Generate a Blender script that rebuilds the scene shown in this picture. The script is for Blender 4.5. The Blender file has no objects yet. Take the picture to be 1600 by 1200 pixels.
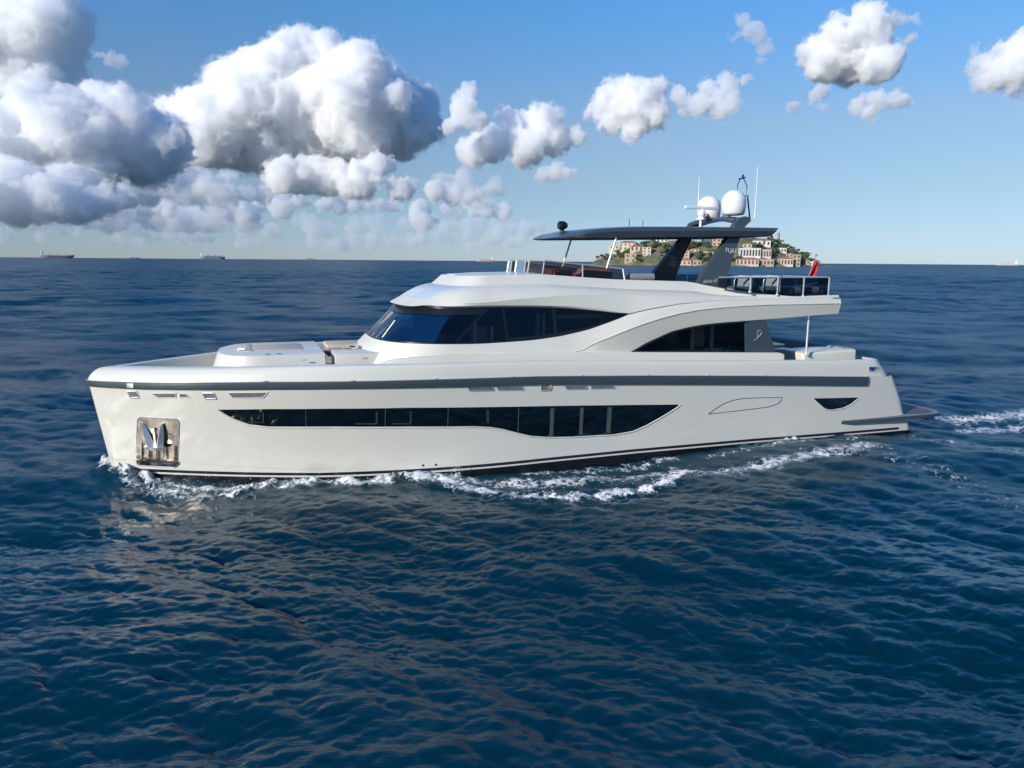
import bpy, bmesh, math, random
import numpy as np
from mathutils import Vector, Matrix, Euler
R = math.radians
PI = math.pi
sc = bpy.context.scene
COL = sc.collection

# ------------------------------------------------------------------ camera
cam = bpy.data.cameras.new("camera")
cam_ob = bpy.data.objects.new("camera", cam)
COL.objects.link(cam_ob)
cam.sensor_width = 36.0
cam.lens = 25.875
cam.clip_start = 0.5
cam.clip_end = 250000
_p, _r = R(9.48), R(0.43)
CF = Vector((0, math.cos(_p), -math.sin(_p)))
_r0 = Vector((1, 0, 0))
_u0 = _r0.cross(CF)
CR = _r0 * math.cos(_r) + _u0 * math.sin(_r)
CU = CR.cross(CF)
cam_ob.matrix_world = Matrix(((CR.x, CU.x, -CF.x, 0), (CR.y, CU.y, -CF.y, 0), (CR.z, CU.z, -CF.z, 6.0), (0, 0, 0, 1)))
sc.camera = cam_ob

# ------------------------------------------------------------------ sky and sun
SUN = Vector((-1.9, -1.88, 1.0)).normalized()
world = bpy.data.worlds.new("World")
sc.world = world
world.use_nodes = True
_nt = world.node_tree
_bg = _nt.nodes['Background']
_sky = _nt.nodes.new('ShaderNodeTexSky')
_sky.sky_type = 'NISHITA'
_sky.sun_disc = False
_sky.sun_elevation = math.asin(SUN.z)
_sky.sun_rotation = math.atan2(SUN.x, SUN.y)
_sky.air_density = 0.8
_sky.dust_density = 0.0
_sky.ozone_density = 3.0
# clear-air grade: deeper blue overhead, cooler towards the horizon
_tc = _nt.nodes.new('ShaderNodeTexCoord')
_sx = _nt.nodes.new('ShaderNodeSeparateXYZ')
_rp = _nt.nodes.new('ShaderNodeValToRGB')
for _e in range(3): _rp.color_ramp.elements.new(0.1 * (_e + 1))
for _e, (_z, _c) in zip(_rp.color_ramp.elements, ((0.0, (.46, .55, .80)), (.09, (.74, .73, .73)), (.17, (.97, .93, .89)), (.33, (.68, 1.26, 1.52)), (.60, (.30, 1.25, 2.05)))):
    _e.position = _z
    _e.color = (*_c, 1)
_mu = _nt.nodes.new('ShaderNodeMixRGB')
_mu.blend_type = 'MULTIPLY'
_mu.inputs[0].default_value = 1.0
_nt.links.new(_tc.outputs['Generated'], _sx.inputs[0])
_nt.links.new(_sx.outputs['Z'], _rp.inputs['Fac'])
_nt.links.new(_sky.outputs[0], _mu.inputs[1])
_nt.links.new(_rp.outputs['Color'], _mu.inputs[2])
_nt.links.new(_mu.outputs[0], _bg.inputs[0])
_bg.inputs[1].default_value = 0.12
_su = bpy.data.lights.new("sun", 'SUN')
_su.energy = 4.8
_su.angle = R(0.5)
_su.color = (1.0, 0.93, 0.81)
_so = bpy.data.objects.new("sun", _su)
_so.rotation_euler = SUN.to_track_quat('Z', 'Y').to_euler()
_so.location = (-40, -36, 40)
COL.objects.link(_so)
sc.view_settings.view_transform = 'Standard'
sc.view_settings.look = 'None'
sc.view_settings.exposure = 0.0
sc.view_settings.gamma = 1.0
sc.cycles.use_denoising = True
sc.cycles.volume_bounces = 32
sc.cycles.max_bounces = 48
sc.cycles.diffuse_bounces = 4
sc.cycles.glossy_bounces = 5
sc.cycles.transmission_bounces = 6
sc.cycles.transparent_max_bounces = 16
sc.cycles.caustics_reflective = False
sc.cycles.caustics_refractive = False
sc.cycles.sample_clamp_indirect = 6.0

# ------------------------------------------------------------------ tagging
def tag(o, label=None, cat=None, group=None, kind=None):
    if label: o['label'] = label
    if cat: o['category'] = cat
    if group: o['group'] = group
    if kind: o['kind'] = kind
    return o

def empty(name, loc=(0, 0, 0), rz=0.0):
    o = bpy.data.objects.new(name, None)
    o.location = loc
    o.rotation_euler = (0, 0, rz)
    o.empty_display_size = 0.3
    COL.objects.link(o)
    return o

def kids(o):
    return [c for c in COL.objects if c.parent == o]

def copy_tree(o, parent=None, tree=None):
    tree = tree or {}
    c = o.copy()
    COL.objects.link(c)
    if parent: c.parent = parent
    for ch in list(o.children):
        copy_tree(ch, c)
    return c

# ------------------------------------------------------------------ materials
def mat(name, col, rough=0.4, metal=0.0, coat=0.0, spec=0.5, var=0.0, vscale=8.0, bump=0.0, bscale=40.0, rvar=0.0, emit=None):
    m = bpy.data.materials.new(name)
    m.use_nodes = True
    t = m.node_tree
    b = t.nodes['Principled BSDF']
    b.inputs['Base Color'].default_value = (*col, 1)
    b.inputs['Roughness'].default_value = rough
    b.inputs['Metallic'].default_value = metal
    b.inputs['Specular IOR Level'].default_value = spec
    b.inputs['Coat Weight'].default_value = coat
    b.inputs['Coat Roughness'].default_value = 0.04
    tc = t.nodes.new('ShaderNodeTexCoord')
    if var > 0:
        n = t.nodes.new('ShaderNodeTexNoise')
        n.inputs['Scale'].default_value = vscale
        n.inputs['Detail'].default_value = 6
        t.links.new(tc.outputs['Object'], n.inputs['Vector'])
        r = t.nodes.new('ShaderNodeValToRGB')
        r.color_ramp.elements[0].position = 0.3
        r.color_ramp.elements[1].position = 0.7
        r.color_ramp.elements[0].color = (*[max(0, c * (1 - var)) for c in col], 1)
        r.color_ramp.elements[1].color = (*[min(1, c * (1 + var)) for c in col], 1)
        t.links.new(n.outputs['Fac'], r.inputs['Fac'])
        t.links.new(r.outputs['Color'], b.inputs['Base Color'])
    if rvar > 0:
        n2 = t.nodes.new('ShaderNodeTexNoise')
        n2.inputs['Scale'].default_value = vscale * 1.7
        n2.inputs['Detail'].default_value = 5
        t.links.new(tc.outputs['Object'], n2.inputs['Vector'])
        mr = t.nodes.new('ShaderNodeMapRange')
        mr.inputs['To Min'].default_value = max(0, rough - rvar)
        mr.inputs['To Max'].default_value = rough + rvar
        t.links.new(n2.outputs['Fac'], mr.inputs['Value'])
        t.links.new(mr.outputs['Result'], b.inputs['Roughness'])
    if bump > 0:
        n3 = t.nodes.new('ShaderNodeTexNoise')
        n3.inputs['Scale'].default_value = bscale
        n3.inputs['Detail'].default_value = 4
        t.links.new(tc.outputs['Object'], n3.inputs['Vector'])
        bp = t.nodes.new('ShaderNodeBump')
        bp.inputs['Strength'].default_value = bump
        bp.inputs['Distance'].default_value = 0.02
        t.links.new(n3.outputs['Fac'], bp.inputs['Height'])
        t.links.new(bp.outputs['Normal'], b.inputs['Normal'])
    return m

def glass(name, tint, ior=1.5, rough=0.0):
    """tinted window glass: Fresnel mirror over a tinted see-through pane"""
    m = bpy.data.materials.new(name)
    m.use_nodes = True
    t = m.node_tree
    t.nodes.remove(t.nodes['Principled BSDF'])
    tr = t.nodes.new('ShaderNodeBsdfTransparent')
    tr.inputs['Color'].default_value = (*tint, 1)
    gl = t.nodes.new('ShaderNodeBsdfGlossy')
    gl.inputs['Roughness'].default_value = rough
    gl.inputs['Color'].default_value = (0.95, 0.97, 1, 1)
    fr = t.nodes.new('ShaderNodeFresnel')
    fr.inputs['IOR'].default_value = ior
    tc = t.nodes.new('ShaderNodeTexCoord')
    n = t.nodes.new('ShaderNodeTexNoise')
    n.inputs['Scale'].default_value = 1.3
    t.links.new(tc.outputs['Object'], n.inputs['Vector'])
    bp = t.nodes.new('ShaderNodeBump')
    bp.inputs['Strength'].default_value = 0.05
    bp.inputs['Distance'].default_value = 0.02
    t.links.new(n.outputs['Fac'], bp.inputs['Height'])
    t.links.new(bp.outputs['Normal'], gl.inputs['Normal'])
    mx = t.nodes.new('ShaderNodeMixShader')
    t.links.new(fr.outputs[0], mx.inputs[0])
    t.links.new(tr.outputs[0], mx.inputs[1])
    t.links.new(gl.outputs[0], mx.inputs[2])
    t.links.new(mx.outputs[0], t.nodes['Material Output'].inputs['Surface'])
    return m

M = {}
M['gel'] = mat('white_gelcoat', (0.70, 0.68, 0.60), 0.16, coat=0.5, var=0.012, vscale=0.7)
M['gel2'] = mat('white_paint', (0.70, 0.68, 0.585), 0.3, coat=0.2, var=0.012, vscale=0.9)
M['grey'] = mat('slate_grey_paint', (0.055, 0.075, 0.09), 0.3, coat=0.3, var=0.06, vscale=2)
M['greydk'] = mat('dark_slate_paint', (0.035, 0.055, 0.07), 0.25, coat=0.4, var=0.06, vscale=2)
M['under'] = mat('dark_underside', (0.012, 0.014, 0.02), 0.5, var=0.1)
M['anti'] = mat('antifouling_black', (0.006, 0.006, 0.009), 0.35, var=0.3, vscale=5)
M['navy'] = mat('navy_stripe', (0.012, 0.014, 0.03), 0.3, coat=0.3, var=0.1)
M['black'] = mat('black_trim', (0.008, 0.009, 0.011), 0.3, var=0.1)
M['hullglass'] = mat('hull_window_glass', (0.003, 0.004, 0.005), 0.02, spec=1.0, coat=1.0, var=0.1)
M['steel'] = mat('polished_steel', (0.86, 0.84, 0.80), 0.3, metal=0.72, var=0.05, rvar=0.05)
M['plate'] = mat('worn_steel_plate', (0.33, 0.30, 0.265), 0.2, metal=1.0, var=0.5, vscale=3.5, rvar=0.12, bump=0.5, bscale=3.0)
M['teak'] = mat('weathered_teak', (0.13, 0.10, 0.085), 0.6, var=0.25, vscale=3)
M['deck'] = mat('grey_deck', (0.33, 0.34, 0.34), 0.6, var=0.08, vscale=2)
M['beige'] = mat('beige_upholstery', (0.56, 0.49, 0.38), 0.8, var=0.06, vscale=6, bump=0.2)
M['brown'] = mat('brown_upholstery', (0.34, 0.18, 0.15), 0.7, var=0.15, vscale=5, bump=0.2)
M['maroon'] = mat('varnished_mahogany', (0.13, 0.03, 0.022), 0.25, coat=0.4, var=0.3, vscale=6)
M['greyfab'] = mat('grey_canvas', (0.26, 0.27, 0.28), 0.85, var=0.08, vscale=8, bump=0.3)
M['solar'] = mat('pale_blue_panel', (0.56, 0.62, 0.68), 0.3, coat=0.2, var=0.03, vscale=2)
M['satin'] = mat('satin_steel', (0.82, 0.80, 0.77), 0.38, metal=0.85, var=0.06)
M['white'] = mat('white_plastic', (0.8, 0.8, 0.79), 0.3, var=0.02)
M['red'] = mat('red_cloth', (0.55, 0.012, 0.02), 0.8, var=0.12, vscale=9)
M['flagwhite'] = mat('white_cloth', (0.75, 0.74, 0.72), 0.8, var=0.05)
M['blue'] = mat('blue_plastic', (0.01, 0.04, 0.22), 0.4, var=0.1)
M['yellow'] = mat('yellow_plastic', (0.6, 0.42, 0.03), 0.5, var=0.1)
M['salon'] = mat('dark_walnut_interior', (0.03, 0.022, 0.018), 0.5, var=0.3, vscale=3)
M['blind'] = mat('cream_blind', (0.5, 0.45, 0.36), 0.8, var=0.08)
M['pillar'] = mat('pale_grey_pillar', (0.065, 0.08, 0.072), 0.6, var=0.3)
M['dimedge'] = mat('dim_blind_edge', (0.03, 0.036, 0.034), 0.6, var=0.3)
M['glass'] = glass('tinted_glass', (0.64, 0.63, 0.58), ior=1.45)
M['screen'] = glass('windscreen_glass', (0.22, 0.30, 0.36), ior=2.3)
M['smoke'] = glass('smoked_acrylic', (0.50, 0.36, 0.34), ior=1.4)
M['smokeblue'] = glass('dark_glass_balustrade', (0.26, 0.33, 0.38), ior=1.4)
M['lettering'] = mat('pale_lettering', (0.62, 0.64, 0.66), 0.4, var=0.02)

# ------------------------------------------------------------------ mesh helpers
def finish(name, bm, m, parent=None, smooth=35, recalc=True):
    """link a bmesh as one object; a port and starboard pair that never meets becomes two objects"""
    if recalc:
        bmesh.ops.recalc_face_normals(bm, faces=bm.faces)
    bm.verts.ensure_lookup_table()
    side = [1 if v.co.y < -0.02 else (-1 if v.co.y > 0.02 else 0) for v in bm.verts]
    pair = PAIRS and 0 not in side and 1 in side and -1 in side and all(len({side[v.index] for v in f.verts}) == 1 for f in bm.faces)
    out = None
    for s in ((1, -1) if pair else (0,)):
        b = bm
        if s:
            b = bm.copy()
            b.verts.ensure_lookup_table()
            bmesh.ops.delete(b, geom=[v for v, q in zip(list(b.verts), side) if q != s], context='VERTS')
        me = bpy.data.meshes.new(name)
        b.to_mesh(me)
        if s: b.free()
        me.materials.append(M[m] if isinstance(m, str) else m)
        if smooth:
            me.polygons.foreach_set('use_smooth', [True] * len(me.polygons))
            me.set_sharp_from_angle(angle=R(smooth))
        o = bpy.data.objects.new(name, me)
        COL.objects.link(o)
        if parent:
            o.parent = TWIN.get(parent.name, parent) if s == -1 else parent
        if s == 1: first = o
        if s == -1: TWIN[first.name] = o
        out = out or o
    bm.free()
    return out

PAIRS = True
TWIN = {}

def fastmesh(name, V, Q, m, parent=None, smooth=True):
    me = bpy.data.meshes.new(name)
    V = np.asarray(V, np.float32)
    Q = np.asarray(Q, np.int32)
    me.vertices.add(len(V))
    me.vertices.foreach_set('co', V.ravel())
    k = Q.shape[1]
    me.loops.add(Q.size)
    me.loops.foreach_set('vertex_index', Q.ravel())
    me.polygons.add(len(Q))
    me.polygons.foreach_set('loop_start', np.arange(0, Q.size, k, dtype=np.int32))
    me.polygons.foreach_set('use_smooth', np.full(len(Q), smooth))
    me.update(calc_edges=True)
    me.validate()
    me.materials.append(M[m] if isinstance(m, str) else m)
    o = bpy.data.objects.new(name, me)
    COL.objects.link(o)
    if parent: o.parent = parent
    return o

def grid(bm, rows, flip=False):
    """quads between successive rows of (u, v, z) points; degenerate corners are merged later"""
    vs = [[bm.verts.new((p[0], -p[1], p[2])) for p in r] for r in rows]
    for a, b in zip(vs[:-1], vs[1:]):
        for i in range(len(a) - 1):
            bm.faces.new((a[i], a[i + 1], b[i + 1], b[i]))
    return vs

def mirrored(row):
    return [(p[0], -p[1], p[2]) for p in row]

def clean(bm, d=0.0008):
    bmesh.ops.remove_doubles(bm, verts=bm.verts, dist=d)
    bmesh.ops.dissolve_degenerate(bm, edges=bm.edges, dist=0.0005)

def box(bm, c, s, bev=0.0, rot=None, seg=2):
    """box with centre c = (u, v, z) and full size s"""
    mtx = Matrix.Translation((c[0], -c[1], c[2]))
    if rot: mtx = mtx @ Euler(rot).to_matrix().to_4x4()
    mtx = mtx @ Matrix.Diagonal((s[0], s[1], s[2], 1))
    r = bmesh.ops.create_cube(bm, size=1.0, matrix=mtx)
    if bev > 0:
        es = list({e for v in r['verts'] for e in v.link_edges})
        bmesh.ops.bevel(bm, geom=es, offset=bev, segments=seg, affect='EDGES', profile=0.6)

def tube(bm, pts, r, n=8, cap=True):
    """round bar through (u, v, z) points"""
    P = [Vector((p[0], -p[1], p[2])) for p in pts]
    rs = r if isinstance(r, (list, tuple)) else [r] * len(P)
    rings = []
    for i, p in enumerate(P):
        d = (P[min(i + 1, len(P) - 1)] - P[max(i - 1, 0)]).normalized()
        x = d.cross(Vector((0, 0, 1)))
        if x.length < 0.05: x = d.cross(Vector((0, 1, 0)))
        x.normalize()
        y = d.cross(x)
        rings.append([bm.verts.new(p + (x * math.cos(2 * PI * k / n) + y * math.sin(2 * PI * k / n)) * rs[i]) for k in range(n)])
    for a, b in zip(rings[:-1], rings[1:]):
        for k in range(n):
            bm.faces.new((a[k], a[(k + 1) % n], b[(k + 1) % n], b[k]))
    if cap:
        bm.faces.new(rings[0][::-1])
        bm.faces.new(rings[-1])

def prism(bm, poly, v0, v1, lean=None):
    """(u, z) outline given thickness from v0 to v1; lean(z) shifts v"""
    f = lean or (lambda z: 0.0)
    A = [bm.verts.new((u, -(v0 + f(z)), z)) for u, z in poly]
    B = [bm.verts.new((u, -(v1 + f(z)), z)) for u, z in poly]
    bm.faces.new(A)
    bm.faces.new(B[::-1])
    n = len(poly)
    for i in range(n):
        bm.faces.new((A[i], B[i], B[(i + 1) % n], A[(i + 1) % n]))

def lathe(bm, prof, c, n=24):
    """(radius, height) profile turned about the upright axis through c = (u, v, z)"""
    rings = [[bm.verts.new((c[0] + r * math.cos(2 * PI * k / n), -c[1] + r * math.sin(2 * PI * k / n), c[2] + h)) for k in range(n)] for r, h in prof]
    for a, b in zip(rings[:-1], rings[1:]):
        for k in range(n):
            bm.faces.new((a[k], a[(k + 1) % n], b[(k + 1) % n], b[k]))
    bm.faces.new(rings[0][::-1])
    bm.faces.new(rings[-1])

def ip(x, tab):
    return float(np.interp(x, [p[0] for p in tab], [p[1] for p in tab]))

def BM():
    return bmesh.new()

# ================================================================== THE YACHT
# local frame: u aft from the stem, v to port, z up from the water
YACHT_AT = (-11.516, 19.706, 0.0)
YACHT_RZ = R(20.0)
yacht = empty('motor_yacht', YACHT_AT, YACHT_RZ)
tag(yacht, 'white three-deck motor yacht with slate grey hardtop cruising in the middle of the picture', 'yacht')
Y = yacht

ZTOP = [(0, 2.745), (1.4, 2.77), (3, 2.84), (4.6, 2.88), (6.2, 2.88), (8.1, 2.87), (11.8, 2.81), (15.3, 2.67), (19.2, 2.48), (24, 2.21), (26, 2.1)]
ZBOT = [(0, 2.59), (1.4, 2.59), (3, 2.65), (4.6, 2.70), (6.2, 2.71), (8.1, 2.68), (11.8, 2.58), (15.3, 2.41), (19.2, 2.20), (24, 1.90), (26, 1.78)]
ZCAP = [(0, 3.07), (1, 3.11), (3.5, 3.2), (5.5, 3.27), (7.4, 3.27), (11.8, 3.22), (19, 2.94), (23.3, 2.79), (24.6, 2.74)]
ZSTR = [(0, 0.15), (2.5, 0.14), (5.8, 0.13), (7.8, 0.17), (11.9, 0.26), (15, 0.29), (19.5, 0.28), (26.3, 0.17)]
ZKN = [(0, 0.53), (2.2, 0.50), (3, 0.45), (4.2, 0.38), (6.2, 0.30), (9, 0.36), (15, 0.46), (27, 0.36)]
LEAN = [(0, 0.42), (2, 0.40), (5, 0.3), (9, 0.2), (25, 0.17)]
UEND = [(-1, 26.6), (-0.1, 26.4), (0.45, 26.3), (0.75, 26.08), (1.3, 25.83), (1.85, 25.5), (2.3, 25.19), (2.55, 25.02), (2.75, 24.88), (3.0, 24.7)]

def bow_round(u, k=0.20):
    return k * math.exp(-u / 0.4) * math.sqrt(max(u, 0) / 0.3)

def Bs(u):
    u = max(u, 0)
    b = 3.45 * (1 - (1 - u / 10) ** 2.4) if u < 10 else 3.45
    if u > 18: b -= 0.0035 * (u - 18) ** 2
    return b + bow_round(u)

def Bw(u):
    u = max(u, 0)
    b = 3.3 * (1 - (1 - u / 11.5) ** 1.9) if u < 11.5 else 3.3
    if u > 18: b -= 0.003 * (u - 18) ** 2
    return b + bow_round(u, 0.10)

def us(z):
    return 0.44 * (1 - min(max(z, -1), 2.745) / 2.745)

def hv(u, z, corner=True):
    t = z / 2.75
    up = u - us(z)
    if up <= 0: return 0.0
    if t >= 1: v = Bs(u)
    elif t < 0: v = Bw(up) * (1 - 0.30 * t * t)
    else: v = Bw(up) + (Bs(up) - Bw(up)) * t ** 1.3
    if z < ip(u, ZKN) and u < 6.6: v -= 0.05 * (1 - u / 6.6) * min(1, up / 0.4)
    if corner:
        d = ip(z, UEND) - u
        cr = 0.30 if z > 0.7 else max(.12, .30 - (.7 - z) * .3)
        if d < cr:
            d = max(d, 0)
            v -= cr - math.sqrt(cr ** 2 - (cr - d) ** 2)
    return max(v, 0)

STN = [0, .02, .05, .09, .14, .2, .28, .38, .5, .65, .8, 1.0, 1.25, 1.5, 1.8, 2.1, 2.5] + [2.5 + .45 * i for i in range(1, 18)] + [10.6 + .8 * i for i in range(17)] + [23.9, 24.4, 24.8, 25.1, 25.25, 25.32, 25.4, 25.45, 25.5, 25.54, 25.57, 25.6]

def hull_row(zf):
    row = []
    for s in STN:
        z = zf(s)
        for _ in range(4):
            u = us(z) + (ip(z, UEND) - us(z)) * s / 25.6
            z = zf(u)
        row.append((u, hv(u, z), z))
    return row

zb = lambda u: ip(u, ZSTR) - 0.03
wrows = [zb, lambda u: ip(u, ZSTR) + 0.115, lambda u: ip(u, ZKN) - 0.012, lambda u: ip(u, ZKN)]
for k in range(1, 10):
    wrows.append(lambda u, k=k: ip(u, ZKN) + (ip(u, ZTOP) - ip(u, ZKN)) * k / 9)
bm = BM()
rows = [hull_row(f) for f in wrows]
for sgn in (1, -1):
    grid(bm, [[(p[0], p[1] * sgn, p[2]) for p in r] for r in rows])
grid(bm, [[r[-1] for r in rows], mirrored([r[-1] for r in rows])])
clean(bm)
hull = finish('hull', bm, 'gel', Y, 28)

bm = BM()
rows = [hull_row(f) for f in (lambda u: -1.0, lambda u: -0.5, zb)]
for sgn in (1, -1):
    grid(bm, [[(p[0], p[1] * sgn, p[2]) for p in r] for r in rows])
grid(bm, [[r[-1] for r in rows], mirrored([r[-1] for r in rows])])
grid(bm, [rows[0], mirrored(rows[0])])
clean(bm)
finish('antifouling', bm, 'anti', Y, 40)

def frange(a, b, n):
    return [a + (b - a) * i / n for i in range(n + 1)]

def patch(name, m, top, bot, u0, u1, eps, n=40, k=4, both=True, parent=None, smooth=50):
    """a thin skin lying on the hull between two lines z(u)"""
    bm = BM()
    for sgn in ((1, -1) if both else (1,)):
        rows = []
        for j in range(k + 1):
            rows.append([(u, sgn * (hv(u, z) + eps), z) for u in frange(u0, u1, n) for z in [ip(u, bot) + (ip(u, top) - ip(u, bot)) * j / k]])
        grid(bm, rows)
    clean(bm, 0.0005)
    return finish(name, bm, m, parent or Y, smooth)

def off(tab, d):
    return [(a, b + d) for a, b in tab]

patch('boot_stripe', 'navy', off(ZSTR, 0.105), off(ZSTR, 0.022), 0.5, 25.75, 0.004, 120, 2)

# rub rail
def rail_rows(ext):
    us_ = [0, .03, .07, .12, .2, .3, .45, .6, .8, 1.0] + frange(1.3, 23.75, 70)[0:] + [23.85, 23.9]
    zt = [(u, ip(u, ZTOP)) for u in us_]
    out = []
    for dz, e in ((0, 0.0), (0.012, ext), (0.5, ext + 0.012), (0.988, ext), (1, 0.0)):
        r = []
        for i, u in enumerate(us_):
            z = ip(u, ZBOT) + (ip(u, ZTOP) - ip(u, ZBOT)) * dz
            v = hv(u, z)
            if u == 0: r.append((us(z) - e, 0.0, z)); continue
            du = 0.01
            nu = -(hv(u + du, z) - hv(u, z)) / du
            L = math.hypot(nu, 1)
            r.append((u + nu / L * e, max(0, v + e / L), z))
        out.append(r)
    return out
bm = BM()
rr = rail_rows(0.075)
for sgn in (1, -1):
    g = grid(bm, [[(p[0], p[1] * sgn, p[2]) for p in r] for r in rr])
    bm.faces.new([r[-1] for r in g])
clean(bm)
rail = finish('rub_rail', bm, 'grey', Y, 40)
for q in [(4.514,2.867),(6.658,2.876),(8.813,2.868),(10.997,2.83),(13.116,2.75),(15.263,2.67),(17.405,2.571),(19.53,2.46),(21.667,2.356),(23.842,2.222)]:
    bm = BM()
    for sgn in (1, -1):
        z = ip(q[0], ZTOP)
        tube(bm, [(q[0], sgn * (hv(q[0], z) + .0), z + .012), (q[0], sgn * (hv(q[0], z) + .085), z + .012)], 0.022, 8)
        tube(bm, [(q[0] - .07, sgn * (hv(q[0], z) + .05), z + .008), (q[0] + .07, sgn * (hv(q[0], z) + .05), z + .008)], 0.013, 6)
    finish('rail_stud', bm, 'steel', rail)
bm = BM()
for sgn in (1, -1):
    for du in (0,):
        u = 1.18; z = 2.68
        box(bm, (u, sgn * (hv(u, z) + .05), z), (.26, .13, .15), .05, (0, 0, -sgn * R(38)), 3)
finish('bow_fairlead', bm, 'steel', rail)

# bulwark with rounded capping
def bulwark_rows():
    st = [0, .02, .05, .09, .14, .2, .28, .38, .5, .65, .8, 1.0] + frange(1.3, 23.8, 60) + [24.2, 24.6, 24.75, 24.88, 24.98, 25.05, 25.1]
    base = []
    for u in st:
        z = ip(u, ZTOP)
        v = hv(u, z, False) if u > 0 else 0.0
        if u > 24.6: v -= 0.30 - math.sqrt(max(0, .09 - .36 * (u - 24.6) ** 2))
        base.append((u, v, z))
    nrm = []
    for i in range(len(base)):
        a, b = base[max(i - 1, 0)], base[min(i + 1, len(base) - 1)]
        d = (b[0] - a[0], b[1] - a[1]); L = math.hypot(*d)
        nrm.append((-d[1] / L, d[0] / L))
    nrm[0] = (-1, 0)
    def row(offs, zf):
        r = []
        for (u, v, z), nn in zip(base, nrm):
            o = offs(u)
            rake = .42 * max(0, min(1, (u - 23.2) / 1.6)) ** 2 * max(0, min(1, (zf(u) - ip(u, ZTOP)) / .52))
            r.append((u - (nn[0] * o if u < 20 else 0) - rake, max(0.0, v - (nn[1] if u < 20 else 1) * o) if u > 0 else 0.0, zf(u)))
        return r
    out = []
    for k in range(9):
        t = k / 8
        a_ = t * PI / 2
        pw = lambda u: 2 / (2.0 + 2.2 * min(1, u / 7))
        out.append(row(lambda u: ip(u, LEAN) * (.72 * (1 - max(0, math.cos(a_)) ** pw(u)) + .28 * math.sin(a_) ** pw(u)), lambda u: ip(u, ZTOP) + (ip(u, ZCAP) - ip(u, ZTOP)) * math.sin(a_) ** pw(u)))
    out.append(row(lambda u: ip(u, LEAN) + 0.10, lambda u: ip(u, ZCAP) + .004))
    out.append(row(lambda u: ip(u, LEAN) + 0.14, lambda u: ip(u, ZCAP) - .02))
    out.append(row(lambda u: ip(u, LEAN) + 0.16, lambda u: ip(u, ZCAP) - .75))
    return out
br = bulwark_rows()
bm = BM()
for sgn in (1, -1):
    grid(bm, [[(p[0], p[1] * sgn, p[2]) for p in r] for r in br])
e = [r[-1] for r in br]
grid(bm, [e, mirrored(e)])
clean(bm)
finish('bulwark', bm, 'gel2', Y, 32)
bm = BM()
dk = [(p[0], p[1] + .01, p[2] + .06) for p in br[-1]]
grid(bm, [dk, [(p[0], 0, p[2] + .02) for p in dk], mirrored(dk)])
clean(bm)
finish('main_deck', bm, 'deck', Y)

# long hull window
WT = [(3.296,2.076),(4.566,2.117),(6.159,2.119),(8.142,2.088),(10.273,1.999),(12.596,1.898),(15.117,1.773),(16.527,1.698)]
WB = [(3.296,2.071),(3.479,1.934),(3.679,1.809),(4.07,1.649),(4.548,1.59),(6.159,1.584),(8.156,1.525),(9.923,1.445),(10.385,1.398),(10.762,1.318),(11.204,1.176),(11.635,1.05),(12.235,0.966),(13.05,0.923),(14.313,0.896),(14.958,0.957),(15.387,1.107),(15.817,1.299),(16.248,1.513),(16.507,1.659),(16.527,1.69)]
hw = patch('hull_window', 'hullglass', WT, WB, WT[0][0], WT[-1][0], 0.006, 150, 6)

def rim(tabs, parent, r, m, eps, closed=True, name='window_frame'):
    bm = BM()
    for sgn in (1, -1):
        tube(bm, [(u, sgn * (hv(u, z) + eps), z) for u, z in tabs], r, 6)
    return finish(name, bm, m, parent, 60)
def dense(tab, n=60):
    u0, u1 = tab[0][0], tab[-1][0]
    return [(u, ip(u, tab)) for u in frange(u0, u1, n)]
rim(dense(WB, 120), hw, 0.022, 'gel2', 0.004)
for q in [(5.483,1.86),(7.507,1.837),(9.193,1.782),(11.227,1.645)]:
    bm = BM()
    for sgn in (1, -1):
        z0, z1 = ip(q[0], WB) + .03, ip(q[0], WT) - .03
        tube(bm, [(q[0], sgn * (hv(q[0], z) + .008), z) for z in (z0, z1)], 0.008, 6)
    finish('window_joint', bm, 'pillar', hw)
for q, w, fz in (([(12.256,1.424)][0], .06, 0), ([(13.193,1.359)][0], .055, 0), ([(14.096,1.297)][0], .07, 0)):
    patch('window_post', 'pillar', off(WT, -.06), off(WB, .07), q[0] - w, q[0] + w, 0.010, 2, 4, parent=hw)
def flat(name, m, pts, eps, parent=None, both=True):
    """small outline lying on the hull side"""
    bm = BM()
    for sgn in (1, -1):
        rows = []
        for j in range(4):
            b = j / 3
            L = [(pts[0][k] * (1 - b) + pts[3][k] * b) for k in (0, 1)]
            Rr = [(pts[1][k] * (1 - b) + pts[2][k] * b) for k in (0, 1)]
            rows.append([(u, sgn * (hv(u, z) + eps), z) for a in frange(0, 1, 10) for u, z in [(L[0] * (1 - a) + Rr[0] * a, L[1] * (1 - a) + Rr[1] * a)]])
        grid(bm, rows)
    return finish(name, bm, m, parent or Y, 0)
for p in ([(6.73,1.693),(7.293,1.677),(7.293,1.64),(6.731,1.656)], [(7.254,2.01),(7.304,2.009),(7.309,1.677),(7.259,1.678)], [(7.678,1.664),(8.153,1.646),(8.154,1.609),(7.679,1.627)], [(8.145,1.978),(8.196,1.976),(8.206,1.607),(8.154,1.609)], [(10.276,1.907),(10.351,1.903),(10.362,1.549),(10.287,1.554)],
          [(4.043,1.761),(4.409,1.728),(4.408,1.71),(4.043,1.742)], [(4.404,2.006),(4.435,2.006),(4.424,1.71),(4.392,1.71)]):
    flat('blind_edge', 'dimedge', p, 0.010, hw)

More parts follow.
